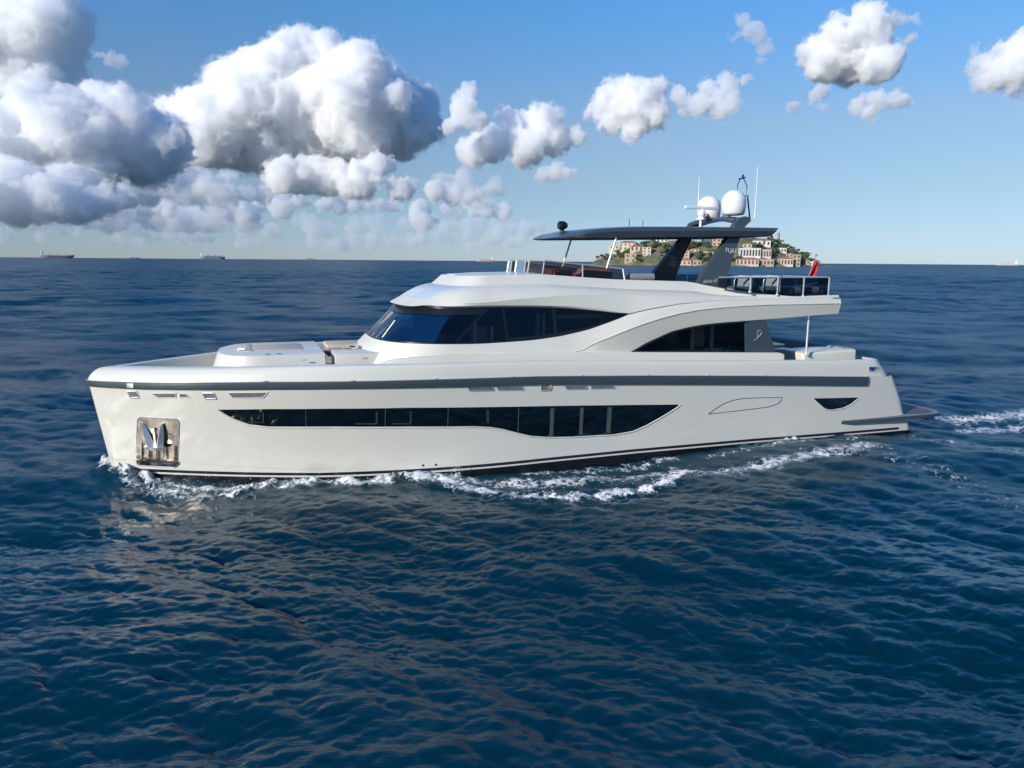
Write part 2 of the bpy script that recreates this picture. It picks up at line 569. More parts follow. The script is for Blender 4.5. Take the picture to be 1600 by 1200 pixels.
# stern quarter window, side hatch outline
ST = [(21.646,1.589),(23.673,1.495)]
SB = [(21.648,1.578),(21.889,1.41),(22.132,1.24),(22.309,1.162),(22.536,1.124),(23.036,1.168),(23.361,1.28),(23.675,1.482)]
sw = patch('stern_window', 'hullglass', ST, SB, ST[0][0], ST[-1][0], 0.006, 30, 3)
rim(dense(SB, 40), sw, 0.02, 'gel2', 0.004)
HO = [(17.581,1.325),(17.78,1.457),(18.095,1.624),(18.445,1.717),(18.804,1.759),(19.548,1.736),(20.366,1.698),(20.351,1.614),(20.212,1.494),(19.841,1.411),(18.849,1.368),(17.581,1.325)]
rim(HO, Y, 0.009, 'black', 0.003, name='hatch_seam')

# louvres and fairleads under the rail
def slot(name, m, px, eps=0.006, frame=0.012, fm='steel', parent=None):
    o = flat(name, m, px, eps, parent)
    bm = BM()
    for sgn in (1, -1):
        loop = []
        for i in range(4):
            p, q = px[i], px[(i + 1) % 4]
            loop += [(p[0] + (q[0] - p[0]) * k / 6, p[1] + (q[1] - p[1]) * k / 6) for k in range(6)]
        L = [(u, sgn * (hv(u, z) + eps), z) for u, z in loop]
        tube(bm, L + [L[0]], frame, 6)
    finish('slot_frame', bm, fm, o)
    return o
M['slotgrey'] = mat('louvre_grey', (0.17, 0.17, 0.18), 0.4, var=0.2)
slot('fairlead', 'slotgrey', [(1.042,2.488),(1.294,2.504),(1.343,2.335),(1.108,2.321)], frame=0.022)
slot('fairlead', 'slotgrey', [(2.962,2.529),(3.231,2.538),(3.285,2.386),(3.015,2.378)], frame=0.022)
slot('air_vent', 'slotgrey', [(1.654,2.471),(2.291,2.503),(2.279,2.376),(1.823,2.354)], fm='gel2')
slot('air_vent', 'slotgrey', [(2.386,2.498),(2.531,2.504),(2.634,2.391),(2.376,2.38)], fm='gel2')
slot('air_vent', 'slotgrey', [(3.579,2.565),(4.566,2.589),(4.435,2.434),(3.696,2.414)], fm='gel2')
slot('air_vent', 'slotgrey', [(9.705,2.605),(10.44,2.576),(10.482,2.456),(9.781,2.483)])
slot('air_vent', 'slotgrey', [(10.553,2.571),(11.291,2.542),(11.372,2.427),(10.612,2.458)])
slot('air_vent', 'slotgrey', [(12.606,2.483),(13.317,2.456),(13.323,2.351),(12.692,2.375)])
slot('air_vent', 'slotgrey', [(13.44,2.45),(14.149,2.423),(14.261,2.321),(13.467,2.353)])
fl = slot('fairlead', 'slotgrey', [(11.871,2.558),(12.186,2.552),(12.194,2.374),(11.889,2.381)], frame=0.018)
flat('yellow_tab', 'yellow', [(12.089,2.519),(12.138,2.517),(12.142,2.423),(12.093,2.426)], 0.012, fl)
fl = slot('fairlead', 'slotgrey', [(23.978,2.537),(24.409,2.516),(24.439,2.347),(24.007,2.369)], eps=-.035, frame=0.02)
flat('blue_tab', 'blue', [(24.055,2.511),(24.234,2.502),(24.255,2.379),(24.077,2.388)], -.027, fl)
for q in [(8.544,0.387),(8.895,0.389)]:
    bm = BM()
    for sgn in (1, -1):
        v = sgn * hv(*q)
        tube(bm, [(q[0], v - sgn * .01, q[1]), (q[0], v + sgn * .012, q[1])], 0.03, 10)
    finish('drain_outlet', bm, 'black', Y)
for q in [(20.703,0.247),(21.018,0.265)]:
    bm = BM()
    v = hv(*q)
    tube(bm, [(q[0], v - .05, q[1] + .02), (q[0], v + .1, q[1]), (q[0], v + .16, q[1] - .03)], [0.075, 0.08, 0.062], 14)
    finish('exhaust_outlet', bm, 'steel', Y, 50)

# anchor pocket: a polished plate let into the bow, ribbed, with a raised lip
PK = [(1.236,1.78),(2.309,1.782),(2.158,0.323),(1.066,0.346)]
def plate_pt(a, b, e, sgn=1):
    u = (PK[0][0] * (1 - a) + PK[1][0] * a) * (1 - b) + (PK[3][0] * (1 - a) + PK[2][0] * a) * b
    z = (PK[0][1] * (1 - a) + PK[1][1] * a) * (1 - b) + (PK[3][1] * (1 - a) + PK[2][1] * a) * b
    v = hv(u, z)
    du, dz = 0.02, 0.02
    n = Vector((-(hv(u + du, z) - v) / du, 1, -(hv(u, z + dz) - v) / dz)).normalized()
    return (u + n.x * e, sgn * (v + n.y * e), z + n.z * e)
def rounded(w=1.0, r=0.10, n=5):
    out = []
    for cx, cy, a0 in ((1 - r, r, -90), (1 - r, 1 - r, 0), (r, 1 - r, 90), (r, r, 180)):
        for k in range(n + 1):
            a = R(a0 + 90 * k / n)
            out.append((cx + r * math.cos(a), cy + r * math.sin(a)))
    return out
bm = BM()
for sgn in (1, -1):
    rows = []
    for j in range(13):
        b = j / 12
        ins = 0.0
        if b < .10: ins = .10 - math.sqrt(max(0, .01 - (.10 - b) ** 2))
        if b > .90: ins = .10 - math.sqrt(max(0, .01 - (b - .90) ** 2))
        rows.append([plate_pt(ins + (1 - 2 * ins) * i / 24, b, 0.012 + (0.014 * (abs(math.sin(i / 24 * PI * 5)) ** 6) if .5 < b < .84 else 0) + (.05 * math.sin((b - .84) / .16 * PI) * (i / 24) if b > .84 else 0), sgn) for i in range(25)])
    grid(bm, rows)
clean(bm)
pocket = finish('anchor_pocket', bm, 'plate', Y, 40)
bm = BM()
for sgn in (1, -1):
    L = [plate_pt(a, b, 0.010, sgn) for a, b in rounded()]
    tube(bm, L + [L[0]], 0.016, 6)
finish('pocket_lip', bm, 'steel', pocket, 60)
for a, b0, b1 in ((.13, .50, .86), (.30, .58, .82), (.48, .58, .82), (.66, .58, .8)):
    bm = BM()
    tube(bm, [plate_pt(a, b0, .03), plate_pt(a, b1, .03)], .014, 6)
    finish('guide_bar', bm, 'steel', pocket)

# ------------------------------------------------------------------ deckhouse
DU = 22.85      # aft end of the flybridge overhang
TIP = 15.0      # aft tip of the eye-shaped side window
zSILL = [(7.6, 3.73), (8.6, 3.73)] + [(9.323,3.716),(10.348,3.698),(11.141,3.724),(11.953,3.757),(12.78,3.852),(13.636,4.011),(14.213,4.182),(14.681,4.331)] + [(TIP, 4.45)]
zGT = [(8.6, 4.64)] + [(8.882,4.699),(9.383,4.681),(10.152,4.691),(10.938,4.695),(12.02,4.679),(13.141,4.637),(14.004,4.56),(14.604,4.483)] + [(TIP, 4.46)]
zK = [(TIP, 4.455)] + [(15.349,4.528),(15.677,4.594),(16.638,4.734),(17.959,4.823)] + [(19.5, 4.83), (21, 4.86), (DU, 4.88)]
zCR = [(8.7, 4.86), (9.7, 4.83), (10.5, 4.84), (11.3, 4.91), (12.9, 5.02), (14.1, 5.04), (15.4, 4.99), (16.6, 4.91), (18.1, 4.83), (19.5, 4.85), (21, 4.87), (DU, 4.89)]
zCT = [(10.1, 5.55), (11.2, 5.60), (12.5, 5.62), (14, 5.52), (15, 5.46), (17.6, 5.39), (18.1, 5.28), (19.0, 5.12), (19.8, 5.02), (21.2, 4.91), (DU, 4.915)]
vCT = [(10.1, 1.75), (15, 1.82), (17.6, 1.95), (18.4, 2.15), (19.6, 2.5), (21.2, 2.72), (DU, 2.76)]
zL1 = [(6, 3.38), (13.3, 3.38)] + [(13.478,3.47),(13.787,3.621),(14.205,3.77),(14.733,3.957),(15.268,4.127),(15.923,4.307),(16.59,4.451),(17.273,4.548),(17.971,4.607),(18.926,4.654),(19.909,4.682)] + [(DU, 4.69)]
zL2 = [(TIP, 3.30)] + [(15.569,3.585),(16.009,3.749),(16.453,3.915),(17.021,4.02),(17.6,4.097),(18.31,4.142),(19.158,4.175)] + [(DU, 4.34)]
def plan(uf, l, w, n=16, p=2.4):
    out = []
    for i in range(n + 1):
        a = PI / 2 * i / n
        out.append((uf + l * (1 - math.cos(a) ** (2 / p)), w * math.sin(a) ** (2 / p)))
    return out
AFT = frange(11.2, 15.0, 12)[:] + frange(15.0, 19.4, 16)[1:] + frange(19.4, DU, 9)[1:]
NC = 16
def drow(uf, l, w, zf, p=2.4, wf=None, zoff=0.0):
    """one waterline of the deckhouse, bow centre -> aft along the port side"""
    r = []
    pl = plan(uf, l, w, NC, p)
    for u, v in pl: r.append((u, v, zf(u)))
    ue = uf + l
    for k in range(1, 4):
        u = ue + (AFT[0] - ue) * k / 4
        r.append((u, wf(u) if wf else w, zf(u)))
    for u in AFT: r.append((u, wf(u) if wf else w, zf(u)))
    return r
NW = NC + 1 + 3                        # columns before AFT
iTIP = NW + 12                         # column index where u = TIP
vB = [(8, 2.86), (15, 2.88), (DU, 2.90)]
vL1 = [(8, 2.80), (13.3, 2.88), (14.5, 2.96), (DU, 2.99)]
vS = [(8, 2.72), (10, 2.72), (TIP, 2.74), (16, 2.82), (18, 2.88), (DU, 2.92)]
vG = [(8, 2.48), (12, 2.5), (TIP, 2.735), (16, 2.815), (18, 2.875), (DU, 2.915)]
vLP = [(8, 2.60), (12, 2.60), (14, 2.68), (TIP, 2.76), (16, 2.83), (18, 2.87), (DU, 2.90)]
vCR = [(8, 2.63), (12, 2.62), (15, 2.62), (17, 2.70), (18.1, 2.80), (DU, 2.86)]
base = drow(7.0, 2.4, 2.85, lambda u: 2.95 if u < TIP else ip(u, zL2), wf=lambda u: ip(u, vB))
l1r = drow(7.25, 2.3, 2.80, lambda u: ip(u, zL1), wf=lambda u: ip(u, vL1))
sill = drow(7.62, 2.2, 2.72, lambda u: ip(u, zSILL) if u <= TIP else ip(u, zK), 2.6, wf=lambda u: ip(u, vS))
gtr = drow(8.58, 1.7, 2.48, lambda u: ip(u, zGT) if u <= TIP else ip(u, zK) + .004, 2.6, wf=lambda u: ip(u, vG))
lip = drow(8.40, 1.9, 2.60, lambda u: ip(u, zGT) + .06 if u <= TIP - 1 else (ip(u, zGT) + .06 * (TIP - u) + .008 if u <= TIP else ip(u, zK) + .012), 2.6, wf=lambda u: ip(u, vLP))
crs = drow(8.72, 1.7, 2.63, lambda u: max(ip(u, zCR), (ip(u, zK) + .02) if u > TIP else 0), 2.6, wf=lambda u: ip(u, vCR))
cb = drow(9.78, 1.0, 1.98, lambda u: ip(u, zCT) - .27 + max(0, u - 18) * .055 if u < 22 else ip(u, zCT) - .03, 2.8, wf=lambda u: ip(u, vCT) + max(0.02, .2 - max(0, u - 17) * .05))
ctr = drow(10.08, .9, 1.75, lambda u: ip(u, zCT), 2.8, wf=lambda u: ip(u, vCT))
cti = [(p[0] + (.1 if i < NC else 0), max(0, p[1] - .13), p[2] + .006) for i, p in enumerate(ctr)]
ctd = [(p[0], p[1], 4.84) for p in cti]
def soft(a, b, bulge, n=3):
    """intermediate rows between two, pushed outward/upward"""
    out = []
    for k in range(1, n):
        t = k / n
        s = math.sin(t * PI) * bulge
        out.append([(p[0] * (1 - t) + q[0] * t, p[1] * (1 - t) + q[1] * t + s * .4 * (1 if p[1] > .6 else p[1] / .6), p[2] * (1 - t) + q[2] * t + s) for p, q in zip(a, b)])
    return out
bm = BM()
for sgn in (1, -1):
    f = lambda r: [(p[0], p[1] * sgn, p[2]) for p in r]
    grid(bm, [f(r) for r in [base, l1r] + soft(l1r, sill, .012) + [sill]])
    up = [gtr, lip, crs] + soft(crs, cb, .07, 5) + [cb, ctr, cti]
    grid(bm, [f(r) for r in up])
    grid(bm, [f(cti[NC + 4:]), f(ctd[NC + 4:])])
# aft end, soffit and flybridge floor
end = [base[-1], l1r[-1], sill[-1], crs[-1], cb[-1], ctr[-1]]
ed = [(p[0], p[1], p[2]) for p in end]
ins = [(p[0] - (.12 if i in (1, 2) else 0.0), p[1], p[2]) for i, p in enumerate(end)]
grid(bm, [ed, mirrored(ed)])
k0 = NW + 12 + 16 - 1
grid(bm, [base[k0:], mirrored(base[k0:])])
clean(bm)
house = finish('deckhouse', bm, 'gel2', Y, 24)
bm = BM()
fl_ = [(p[0], p[1], 4.85) for p in cti if p[0] > 12.4]
grid(bm, [fl_, mirrored(fl_)])
clean(bm)
finish('flybridge_floor', bm, 'teak', Y)
bm = BM()
bon = [p for p in cti if p[0] < 12.62] + [(12.62, ip(12.62, vCT) - .13, ip(12.62, zCT) + .006)]
grid(bm, [bon, [(p[0], p[1] * .5, p[2] + .03) for p in bon], [(p[0], 0, p[2] + .04) for p in bon], [(p[0], -p[1] * .5, p[2] + .03) for p in bon], mirrored(bon)])
grid(bm, [[(12.62, ip(12.62, vCT) - .13, ip(12.62, zCT)), (12.62, -ip(12.62, vCT) + .13, ip(12.62, zCT))], [(12.62, ip(12.62, vCT) - .13, 4.85), (12.62, -ip(12.62, vCT) + .13, 4.85)]])
clean(bm)
finish('fly_bonnet', bm, 'gel2', Y, 30)
# pale recessed panel on the brow
bm = BM()
rows = []
for k in range(7):
    t = .10 + .80 * k / 6
    r = []
    for i in range(0, NC - 3):
        p, q = crs[i], cb[i]
        s = math.sin(t * PI) * .07
        r.append((p[0] * (1 - t) + q[0] * t - .004, (p[1] * (1 - t) + q[1] * t) * .98, p[2] * (1 - t) + q[2] * t + s + .012))
    rows.append(r)
for sgn in (1, -1):
    grid(bm, [[(p[0], p[1] * sgn, p[2]) for p in r] for r in rows])
clean(bm)
finish('brow_panel', bm, 'solar', Y, 30)
# thin highlight seam above the sweep line
bm = BM()
for sgn in (1, -1):
    tube(bm, [(p[0], sgn * (p[1] + .004), p[2]) for p in l1r[iTIP - 6:]], .016, 6)
finish('sweep_moulding', bm, 'gel2', house, 60)
bm = BM()
for sgn in (1, -1):
    tube(bm, [(p[0], sgn * (p[1] + .001), p[2] - .01) for p in sill[iTIP:iTIP + 12]], [.014 - .001 * k for k in range(12)], 6)
finish('painted_crease_shade', bm, 'grey', house, 60)  # dark tapering strip, painted shade along the crease behind the window tip

# windscreen and side windows
def glazing(name, m, i0, i1, parent=Y, sides=(1, -1)):
    bm = BM()
    for sgn in sides:
        rows = []
        for k in range(5):
            t = k / 4
            rows.append([(p[0] * (1 - t) + q[0] * t + .02 * (1 - abs(min(1, p[1] / 2.6))), sgn * (p[1] * (1 - t) + q[1] * t - .012), p[2] * (1 - t) + q[2] * t) for p, q in zip(sill[i0:i1 + 1], gtr[i0:i1 + 1])])
        grid(bm, rows)
    clean(bm)
    return finish(name, bm, m, parent, 40)
wscreen = glazing('windscreen', 'screen', 0, NC - 3)
corner = glazing('corner_window', 'glass', NC - 3, NC + 2)
side = glazing('side_window', 'glass', NC + 2, iTIP)
def at_glass(u, t, sgn=1, e=0.01):
    """point on the side glazing at station u, t = 0 at the sill, 1 at the head"""
    def ev(row, u):
        L = [(p[0], p[1], p[2]) for p in row]
        return tuple(float(np.interp(u, [p[0] for p in L], [p[k] for p in L])) for k in (1, 2))
    a, b = ev(sill, u), ev(gtr, u)
    return (u, sgn * (a[0] * (1 - t) + b[0] * t + e), a[1] * (1 - t) + b[1] * t)
def mullion(u0, u1, w, parent, t0=0.0, t1=1.0, m='black', e=.004, name='mullion'):
    bm = BM()
    for sgn in (1, -1):
        rows = []
        for k in range(7):
            t = t0 + (t1 - t0) * k / 6
            u = u0 * (1 - t) + u1 * t
            a, b = at_glass(u - w, t, sgn, e), at_glass(u + w, t, sgn, e)
            rows.append([(a[0], a[1] - sgn * .03, a[2]), a, b, (b[0], b[1] - sgn * .03, b[2])])
        grid(bm, rows)
    return finish(name, bm, m, parent, 30)
mullion(9.55, 10.62, .035, corner)
mullion(8.62, 9.85, .07, wscreen)
mullion(11.13, 11.05, .03, side)
mullion(12.62, 12.60, .045, side)
bm = BM()
for sgn in (1, -1):
    tube(bm, [(p[0], sgn * (p[1] - .004), p[2] + .012) for p in sill[:iTIP + 1]], .022, 6)
    tube(bm, [(p[0], sgn * (p[1] - .004), p[2] - .012) for p in gtr[:iTIP + 1]], .022, 6)
finish('window_seal', bm, 'black', side, 60)
# black band at the head of the windscreen and the wide black edge of the eye
bm = BM()
for sgn in (1, -1):
    rows = []
    for t in (.80, .90, 1.0):
        rows.append([(p[0] * (1 - t) + q[0] * t - .012, sgn * (p[1] * (1 - t) + q[1] * t + .002), p[2] * (1 - t) + q[2] * t) for p, q in zip(sill[0:NC + 2], gtr[0:NC + 2])])
    grid(bm, rows)
    rows = []
    for t in (0.0, .06, .12):
        rows.append([(at_glass(u, t, sgn, .003)) for u in frange(11.2, TIP - .02, 24)])
    grid(bm, rows)
clean(bm)
finish('black_band', bm, 'black', wscreen, 40)

# wipers
for px in (([(7.802,1.19)][0], (8.28, 1.25, 4.28), 'white'), ((7.82, .1), (8.42, .95, 4.35), 'black'), ((7.74, -.9), (8.3, -.3, 4.25), 'black')):
    (u0, v0), tip, mm = px
    bm = BM()
    tube(bm, [(u0 - .02, v0, 3.72), (u0 + .02, v0, 3.80), (tip[0] - .10, tip[1], tip[2])], .014 if mm == 'black' else .02, 6)
    L = Vector((tip[0] - u0, tip[1] - v0, tip[2] - 3.72)).normalized()
    finish('wiper', bm, mm, wscreen)

# saloon seen through the glass
bm = BM()
box(bm, (14.2, 0, 3.3), (11.4, 5.0, .06))
box(bm, (13.5, 0, 4.1), (9.0, .08, 1.3))
box(bm, (20.0, 0, 3.7), (.08, 4.9, 1.3))
box(bm, (9.35, 0, 3.62), (1.3, 3.6, .5), .1)
finish('saloon', bm, 'salon', Y)
for c, s, mm in (((10.3, 2.2, 3.95), (.10, .06, .75), 'blind'), ((10.85, 2.1, 3.85), (.08, .06, .55), 'blind'), ((10.55, 1.8, 3.85), (.5, .06, .5), 'brown'),
                 ((12.42, 2.25, 4.05), (.06, .06, .85), 'blind'), ((12.25, 2.2, 4.05), (.14, .06, .85), 'brown'),
                 ((13.6, 1.9, 4.36), (1.6, .5, .12), 'brown'), ((17.35, 2.6, 3.65), (.12, .08, .75), 'blind'), ((18.15, 2.5, 3.65), (.12, .08, .9), 'blind'), ((17.75, 2.3, 3.65), (.5, .06, .9), 'brown')):
    bm = BM()
    box(bm, c, s, .01)
    finish('curtain' if mm == 'blind' else 'cabin_furniture', bm, mm, Y)

# arched saloon window, dark quarter panel, emblem
def sidepatch(name, m, u0, u1, zt, zbt, v, n=30, parent=Y, thick=.03):
    bm = BM()
    for sgn in (1, -1):
        rows = []
        for k in range(5):
            rows.append([(u, sgn * (v + .02 * (1 - k / 4)), zbt(u) + (zt(u) - zbt(u)) * k / 4) for u in frange(u0, u1, n)])
        grid(bm, rows)
    clean(bm)
    return finish(name, bm, m, parent, 40)
arch = sidepatch('arched_window', 'glass', TIP, 19.22, lambda u: ip(u, zL2) + .01, lambda u: min(3.08, ip(u, zL2)), 2.86, 40)
bm = BM()
for sgn in (1, -1):
    tube(bm, [(u, sgn * 2.885, ip(u, zL2) - .03) for u in frange(TIP, 19.22, 30)], .035, 6)
    tube(bm, [(u, sgn * 2.895, 3.13) for u in frange(TIP, 19.22, 3)], .035, 6)
finish('window_seal', bm, 'black', arch, 60)
QP = [(19.111,4.169),(19.905,4.183),(20.434,3.103),(19.185,3.136)]
bm = BM()
for sgn in (1, -1):
    prism(bm, [QP[0], QP[1], (QP[2][0], QP[2][1] - .1), (QP[3][0], QP[3][1] - .1)], sgn * 2.80, sgn * 2.905)
quarter = finish('quarter_panel', bm, 'grey', Y, 30)
EM = [(19.457,3.515),(19.576,3.594),(19.706,3.684),(19.773,3.785),(19.732,3.842),(19.631,3.851),(19.597,3.8),(19.63,3.696),(19.603,3.562),(19.494,3.513)]
bm = BM()
for sgn in (1, -1):
    tube(bm, [(u, sgn * 2.915, z) for u, z in EM[:7]], [.008, .014, .022, .024, .022, .02, .016], 8)
    tube(bm, [(u, sgn * 2.915, z) for u, z in EM[6:9]], [.016, .018, .008], 8)
M['emblem'] = mat('brushed_emblem', (.36, .38, .39), .35, metal=.4, var=.05)
finish('emblem', bm, 'emblem', quarter, 60)

# inner coaming ledge along the side deck
bm = BM()
LZ = [(6.6, 2.95), (7.0, 3.05), (7.8, 3.36), (8.6, 3.41), (9.3, 3.41), (13.3, 3.38), (20.64, 3.10)]
for sgn in (1, -1):
    st = frange(6.9, 20.45, 50) + [20.55, 20.62, 20.65]
    rows = []
    for dv, dz in ((.0, -.7), (.0, -.05), (-.012, -.02), (-.04, 0), (-.17, .004)):
        rows.append([(u, sgn * (3.0 + dv - max(0, 9 - u) ** 2 * .06), (ip(u, LZ) + dz) - (.04 * ((u - 20.45) / .2) ** 2 if u > 20.45 and dz > -.5 else 0)) for u in st])
    g = grid(bm, rows)
    bm.faces.new([r[-1] for r in g])
finish('side_coaming', bm, 'gel2', Y, 40)

# ------------------------------------------------------------------ foredeck
def plan_block(bm, uf, l, w, ua, z0, z1, flare=.12, p=2.6, rnd=.05):
    pl = plan(uf, l, w, 12, p)
    def ring(k, z):
        r = [(u + k * (1 - .7 * (i / 12) ** 2), max(0, v - k * .6 * min(1, i / 4)), z) for i, (u, v) in enumerate(pl)] + [(ua - .02, w - k * .6, z)]
        return r
    rows = [ring(0, z0), ring(flare, z1 - rnd), ring(flare + .02, z1 - .015), ring(flare + .06, z1)]
    for sgn in (1, -1):
        grid(bm, [[(a, b * sgn, c) for a, b, c in r] for r in rows])
    grid(bm, [rows[-1], mirrored(rows[-1])])
    e = [r[-1] for r in rows]
    grid(bm, [e, mirrored(e)])
    clean(bm)
bm = BM()
plan_block(bm, 3.05, 1.5, 1.85, 6.15, 2.6, 3.44, .26)
lounge = finish('foredeck_lounge', bm, 'gel2', Y, 35)
bm = BM()
box(bm, (4.92, -1.0, 3.36), (1.3, .22, .24), .05)
box(bm, (4.15, -.2, 3.39), (.25, 1.7, .16), .06)
box(bm, (4.9, -.2, 3.40), (1.5, 1.5, .12), .04)
finish('lounge_cushion', bm, 'beige', lounge)
bm = BM()
tube(bm, [(3.86, .35, 3.45), (3.92, .40, 3.50), (4.06, .45, 3.49)], .028, 8)
tube(bm, [(3.98, .5, 3.455), (4.25, .45, 3.455)], .02, 8)
finish('mooring_cleat', bm, 'satin', lounge)
for u in (4.62, 4.92):
    bm = BM()
    lathe(bm, [(.07, 0), (.075, .012), (.05, .016)], (u, 1.46, 3.44), 12)
    finish('deck_hatch_ring', bm, 'slotgrey', lounge)
bm = BM()
box(bm, (7.15, 1.20, 3.0), (1.5, 1.1, .84), .03)
locker = finish('deck_locker', bm, 'gel2', Y, 35)
bm = BM()
box(bm, (6.95, -.95, 3.27), (1.1, 1.3, .36), .06)
box(bm, (7.05, .30, 3.36), (.42, .6, .12), .05, (0, R(-30), 0))
finish('sofa_backrest', bm, 'beige', Y)
bm = BM()
for dx, dv in ((-.08, -.07), (.06, -.06), (-.05, .07), (.09, .08)):
    lathe(bm, [(.075, 0), (.09, .03), (.06, .035)], (7.0 + dx, .36 + dv, 3.405 + dx * .5), 10)
finish('cup_holder', bm, 'black', locker)
bm = BM()
for sgn in (1, -1):
    for u, z in ((5.55, 3.36), (7.2, 3.34)):
        box(bm, (u, sgn * 1.84 if u < 6 else sgn * 1.755, z - .06), (.14, .02, .03), .008)
finish('locker_latch', bm, 'steel', locker)

# ------------------------------------------------------------------ flybridge
FW = 12.62
def fz(u): return ip(u, zCT)
fs = None
bm = BM()
for v0, v1 in ((-1.62, -1.25), (-.85, .05), (.35, 1.62)):
    grid(bm, [[(FW, v0, fz(FW) + .02), (FW, v1, fz(FW) + .02)], [(FW + .06, v0, fz(FW) + .40), (FW + .06, v1, fz(FW) + .40)]])
for sgn in (1, -1):
    for a, b in ((12.66, 13.9), (13.94, 15.3)):
        grid(bm, [[(u, sgn * (ip(u, vCT) - .10), fz(u) - .02) for u in frange(a, b, 6)], [(u, sgn * (ip(u, vCT) - .13), 6.02 - (u - 12.6) * .088) for u in frange(a, b, 6)]])
fscreen = finish('fly_windscreen', bm, 'smoke', Y, 0)
for L in ([(FW, -1.62, fz(FW)), (FW + .06, -1.62, 6.03)], [(FW, -1.25, fz(FW)), (FW + .06, -1.25, 6.03)], [(FW, -.85, fz(FW)), (FW + .06, -.85, 6.04)], [(FW, .05, fz(FW)), (FW + .06, .05, 6.04)], [(FW, .35, fz(FW)), (FW + .06, .35, 6.04)],
          [(FW, 1.62, fz(FW)), (FW + .06, 1.62, 6.02)], [(13.92, ip(13.9, vCT) - .1, fz(13.9) - .02), (13.92, ip(13.9, vCT) - .13, 5.90)], [(15.36, ip(15.3, vCT) - .1, fz(15.3) - .02), (15.3, ip(15.3, vCT) - .13, 5.79)],
          [(FW + .06, -1.62, 6.03), (FW + .06, -1.25, 6.03)], [(FW + .06, -.85, 6.04), (FW + .06, .05, 6.04)], [(FW + .06, .35, 6.04), (FW + .06, 1.62, 6.02)]):
    bm = BM()
    tube(bm, L, .022, 8)
    finish('screen_frame', bm, 'steel', fscreen)
for sgn in (1, -1):
    bm = BM()
    tube(bm, [(u, sgn * (ip(u, vCT) - .13), 6.03 - (u - 12.6) * .088) for u in frange(12.66, 15.3, 8)], .02, 8)
    finish('screen_frame', bm, 'steel', fscreen)
# brown sofas behind the screen, helm, bolster
for c, s, n_ in (((13.35, 1.15, 5.55), (.7, .5, .36), 'fly_seat'), ((14.55, 1.2, 5.55), (1.0, .5, .40), 'fly_seat'), ((13.35, -.9, 5.5), (.7, .9, .5), 'fly_seat'), ((14.6, -1.0, 5.35), (1.3, .9, .5), 'fly_seat')):
    bm = BM()
    box(bm, (c[0], c[1], c[2] - .3), (s[0] * 1.02, s[1] * 1.3, .9), .06)
    box(bm, (c[0], c[1], c[2] + .12), (s[0], s[1], s[2] * .6), .09)
    finish(n_, bm, 'brown', Y, 50)
bm = BM()
box(bm, (16.15, 1.35, 5.14), (.9, .5, .58), .05)
tube(bm, [(15.62, 1.5, 5.52), (16.5, 1.5, 5.52)], .13, 14)
finish('fly_bolster', bm, 'greyfab', Y, 50)

# hardtop
HT = [(13.3, 6.735), (13.6, 6.80), (14.0, 6.93), (14.4, 6.99), (15.0, 7.045), (15.8, 7.09), (18.1, 7.14), (21.06, 7.17)]
HB = [(13.3, 6.70), (13.8, 6.71), (15.8, 6.75), (20.77, 6.87), (21.06, 6.88)]
def ht_row(vin, zf, ua, dn=0):
    pl = plan(13.3 + dn, .9, 1.85 - vin, 12, 2.8)
    st = pl + [(u, 1.85 - vin) for u in frange(14.5, ua, 24)]
    return [(u, v, zf(u)) for u, v in st]
rows = [ht_row(.5, lambda u: ip(u, HB) + .03, 20.7, .25), ht_row(.14, lambda u: ip(u, HB), 20.77, .1), ht_row(.06, lambda u: ip(u, HB) + .02, 20.80), ht_row(0, lambda u: ip(u, HB) + (ip(u, HT) - ip(u, HB)) * .6, 20.95), ht_row(.03, lambda u: ip(u, HT) - .02, 21.05), ht_row(.10, lambda u: ip(u, HT), 21.06), ht_row(.9, lambda u: ip(u, HT) + .035, 21.06, .25)]
bm = BM()
for sgn in (1, -1):
    grid(bm, [[(a, b * sgn, c) for a, b, c in r] for r in rows[1:]])
e = [r[-1] for r in rows[1:]]
grid(bm, [e, mirrored(e)])
grid(bm, [rows[-1], mirrored(rows[-1])])
clean(bm)
hardtop = finish('hardtop', bm, 'grey', Y, 30)
bm = BM()
grid(bm, [rows[1], rows[0], mirrored(rows[0]), mirrored(rows[1])])
clean(bm)
finish('hardtop_lining', bm, 'under', hardtop)
bm = BM()
lathe(bm, [(.05, 0), (.05, .05), (.09, .07), (.0905, .1)], (17.4, -.6, 6.76), 12)
finish('ceiling_lamp', bm, 'yellow', hardtop)
for sgn in (1, -1):
    bm = BM()
    tube(bm, [(15.05, sgn * 1.7, 6.76), (14.74, sgn * 1.70, 5.80)], .033, 10)
    finish('hardtop_strut', bm, 'steel', Y)
# searchlight
bm = BM()
lathe(bm, [(.10, 0), (.06, .03), (.05, .10)], (14.15, -.45, 7.0), 14)
tube(bm, [(14.02, -.45, 7.18), (14.05, -.45, 7.18), (14.22, -.45, 7.18), (14.32, -.45, 7.18)], [.12, .14, .14, .08], 16)
finish('searchlight', bm, 'black', Y, 40)
bm = BM()
for u, v in ((16.3, .2), (17.1, -.3)):
    tube(bm, [(u, v, 7.1), (u, v, 7.42)], .012, 6)
finish('stub_aerial', bm, 'black', Y)

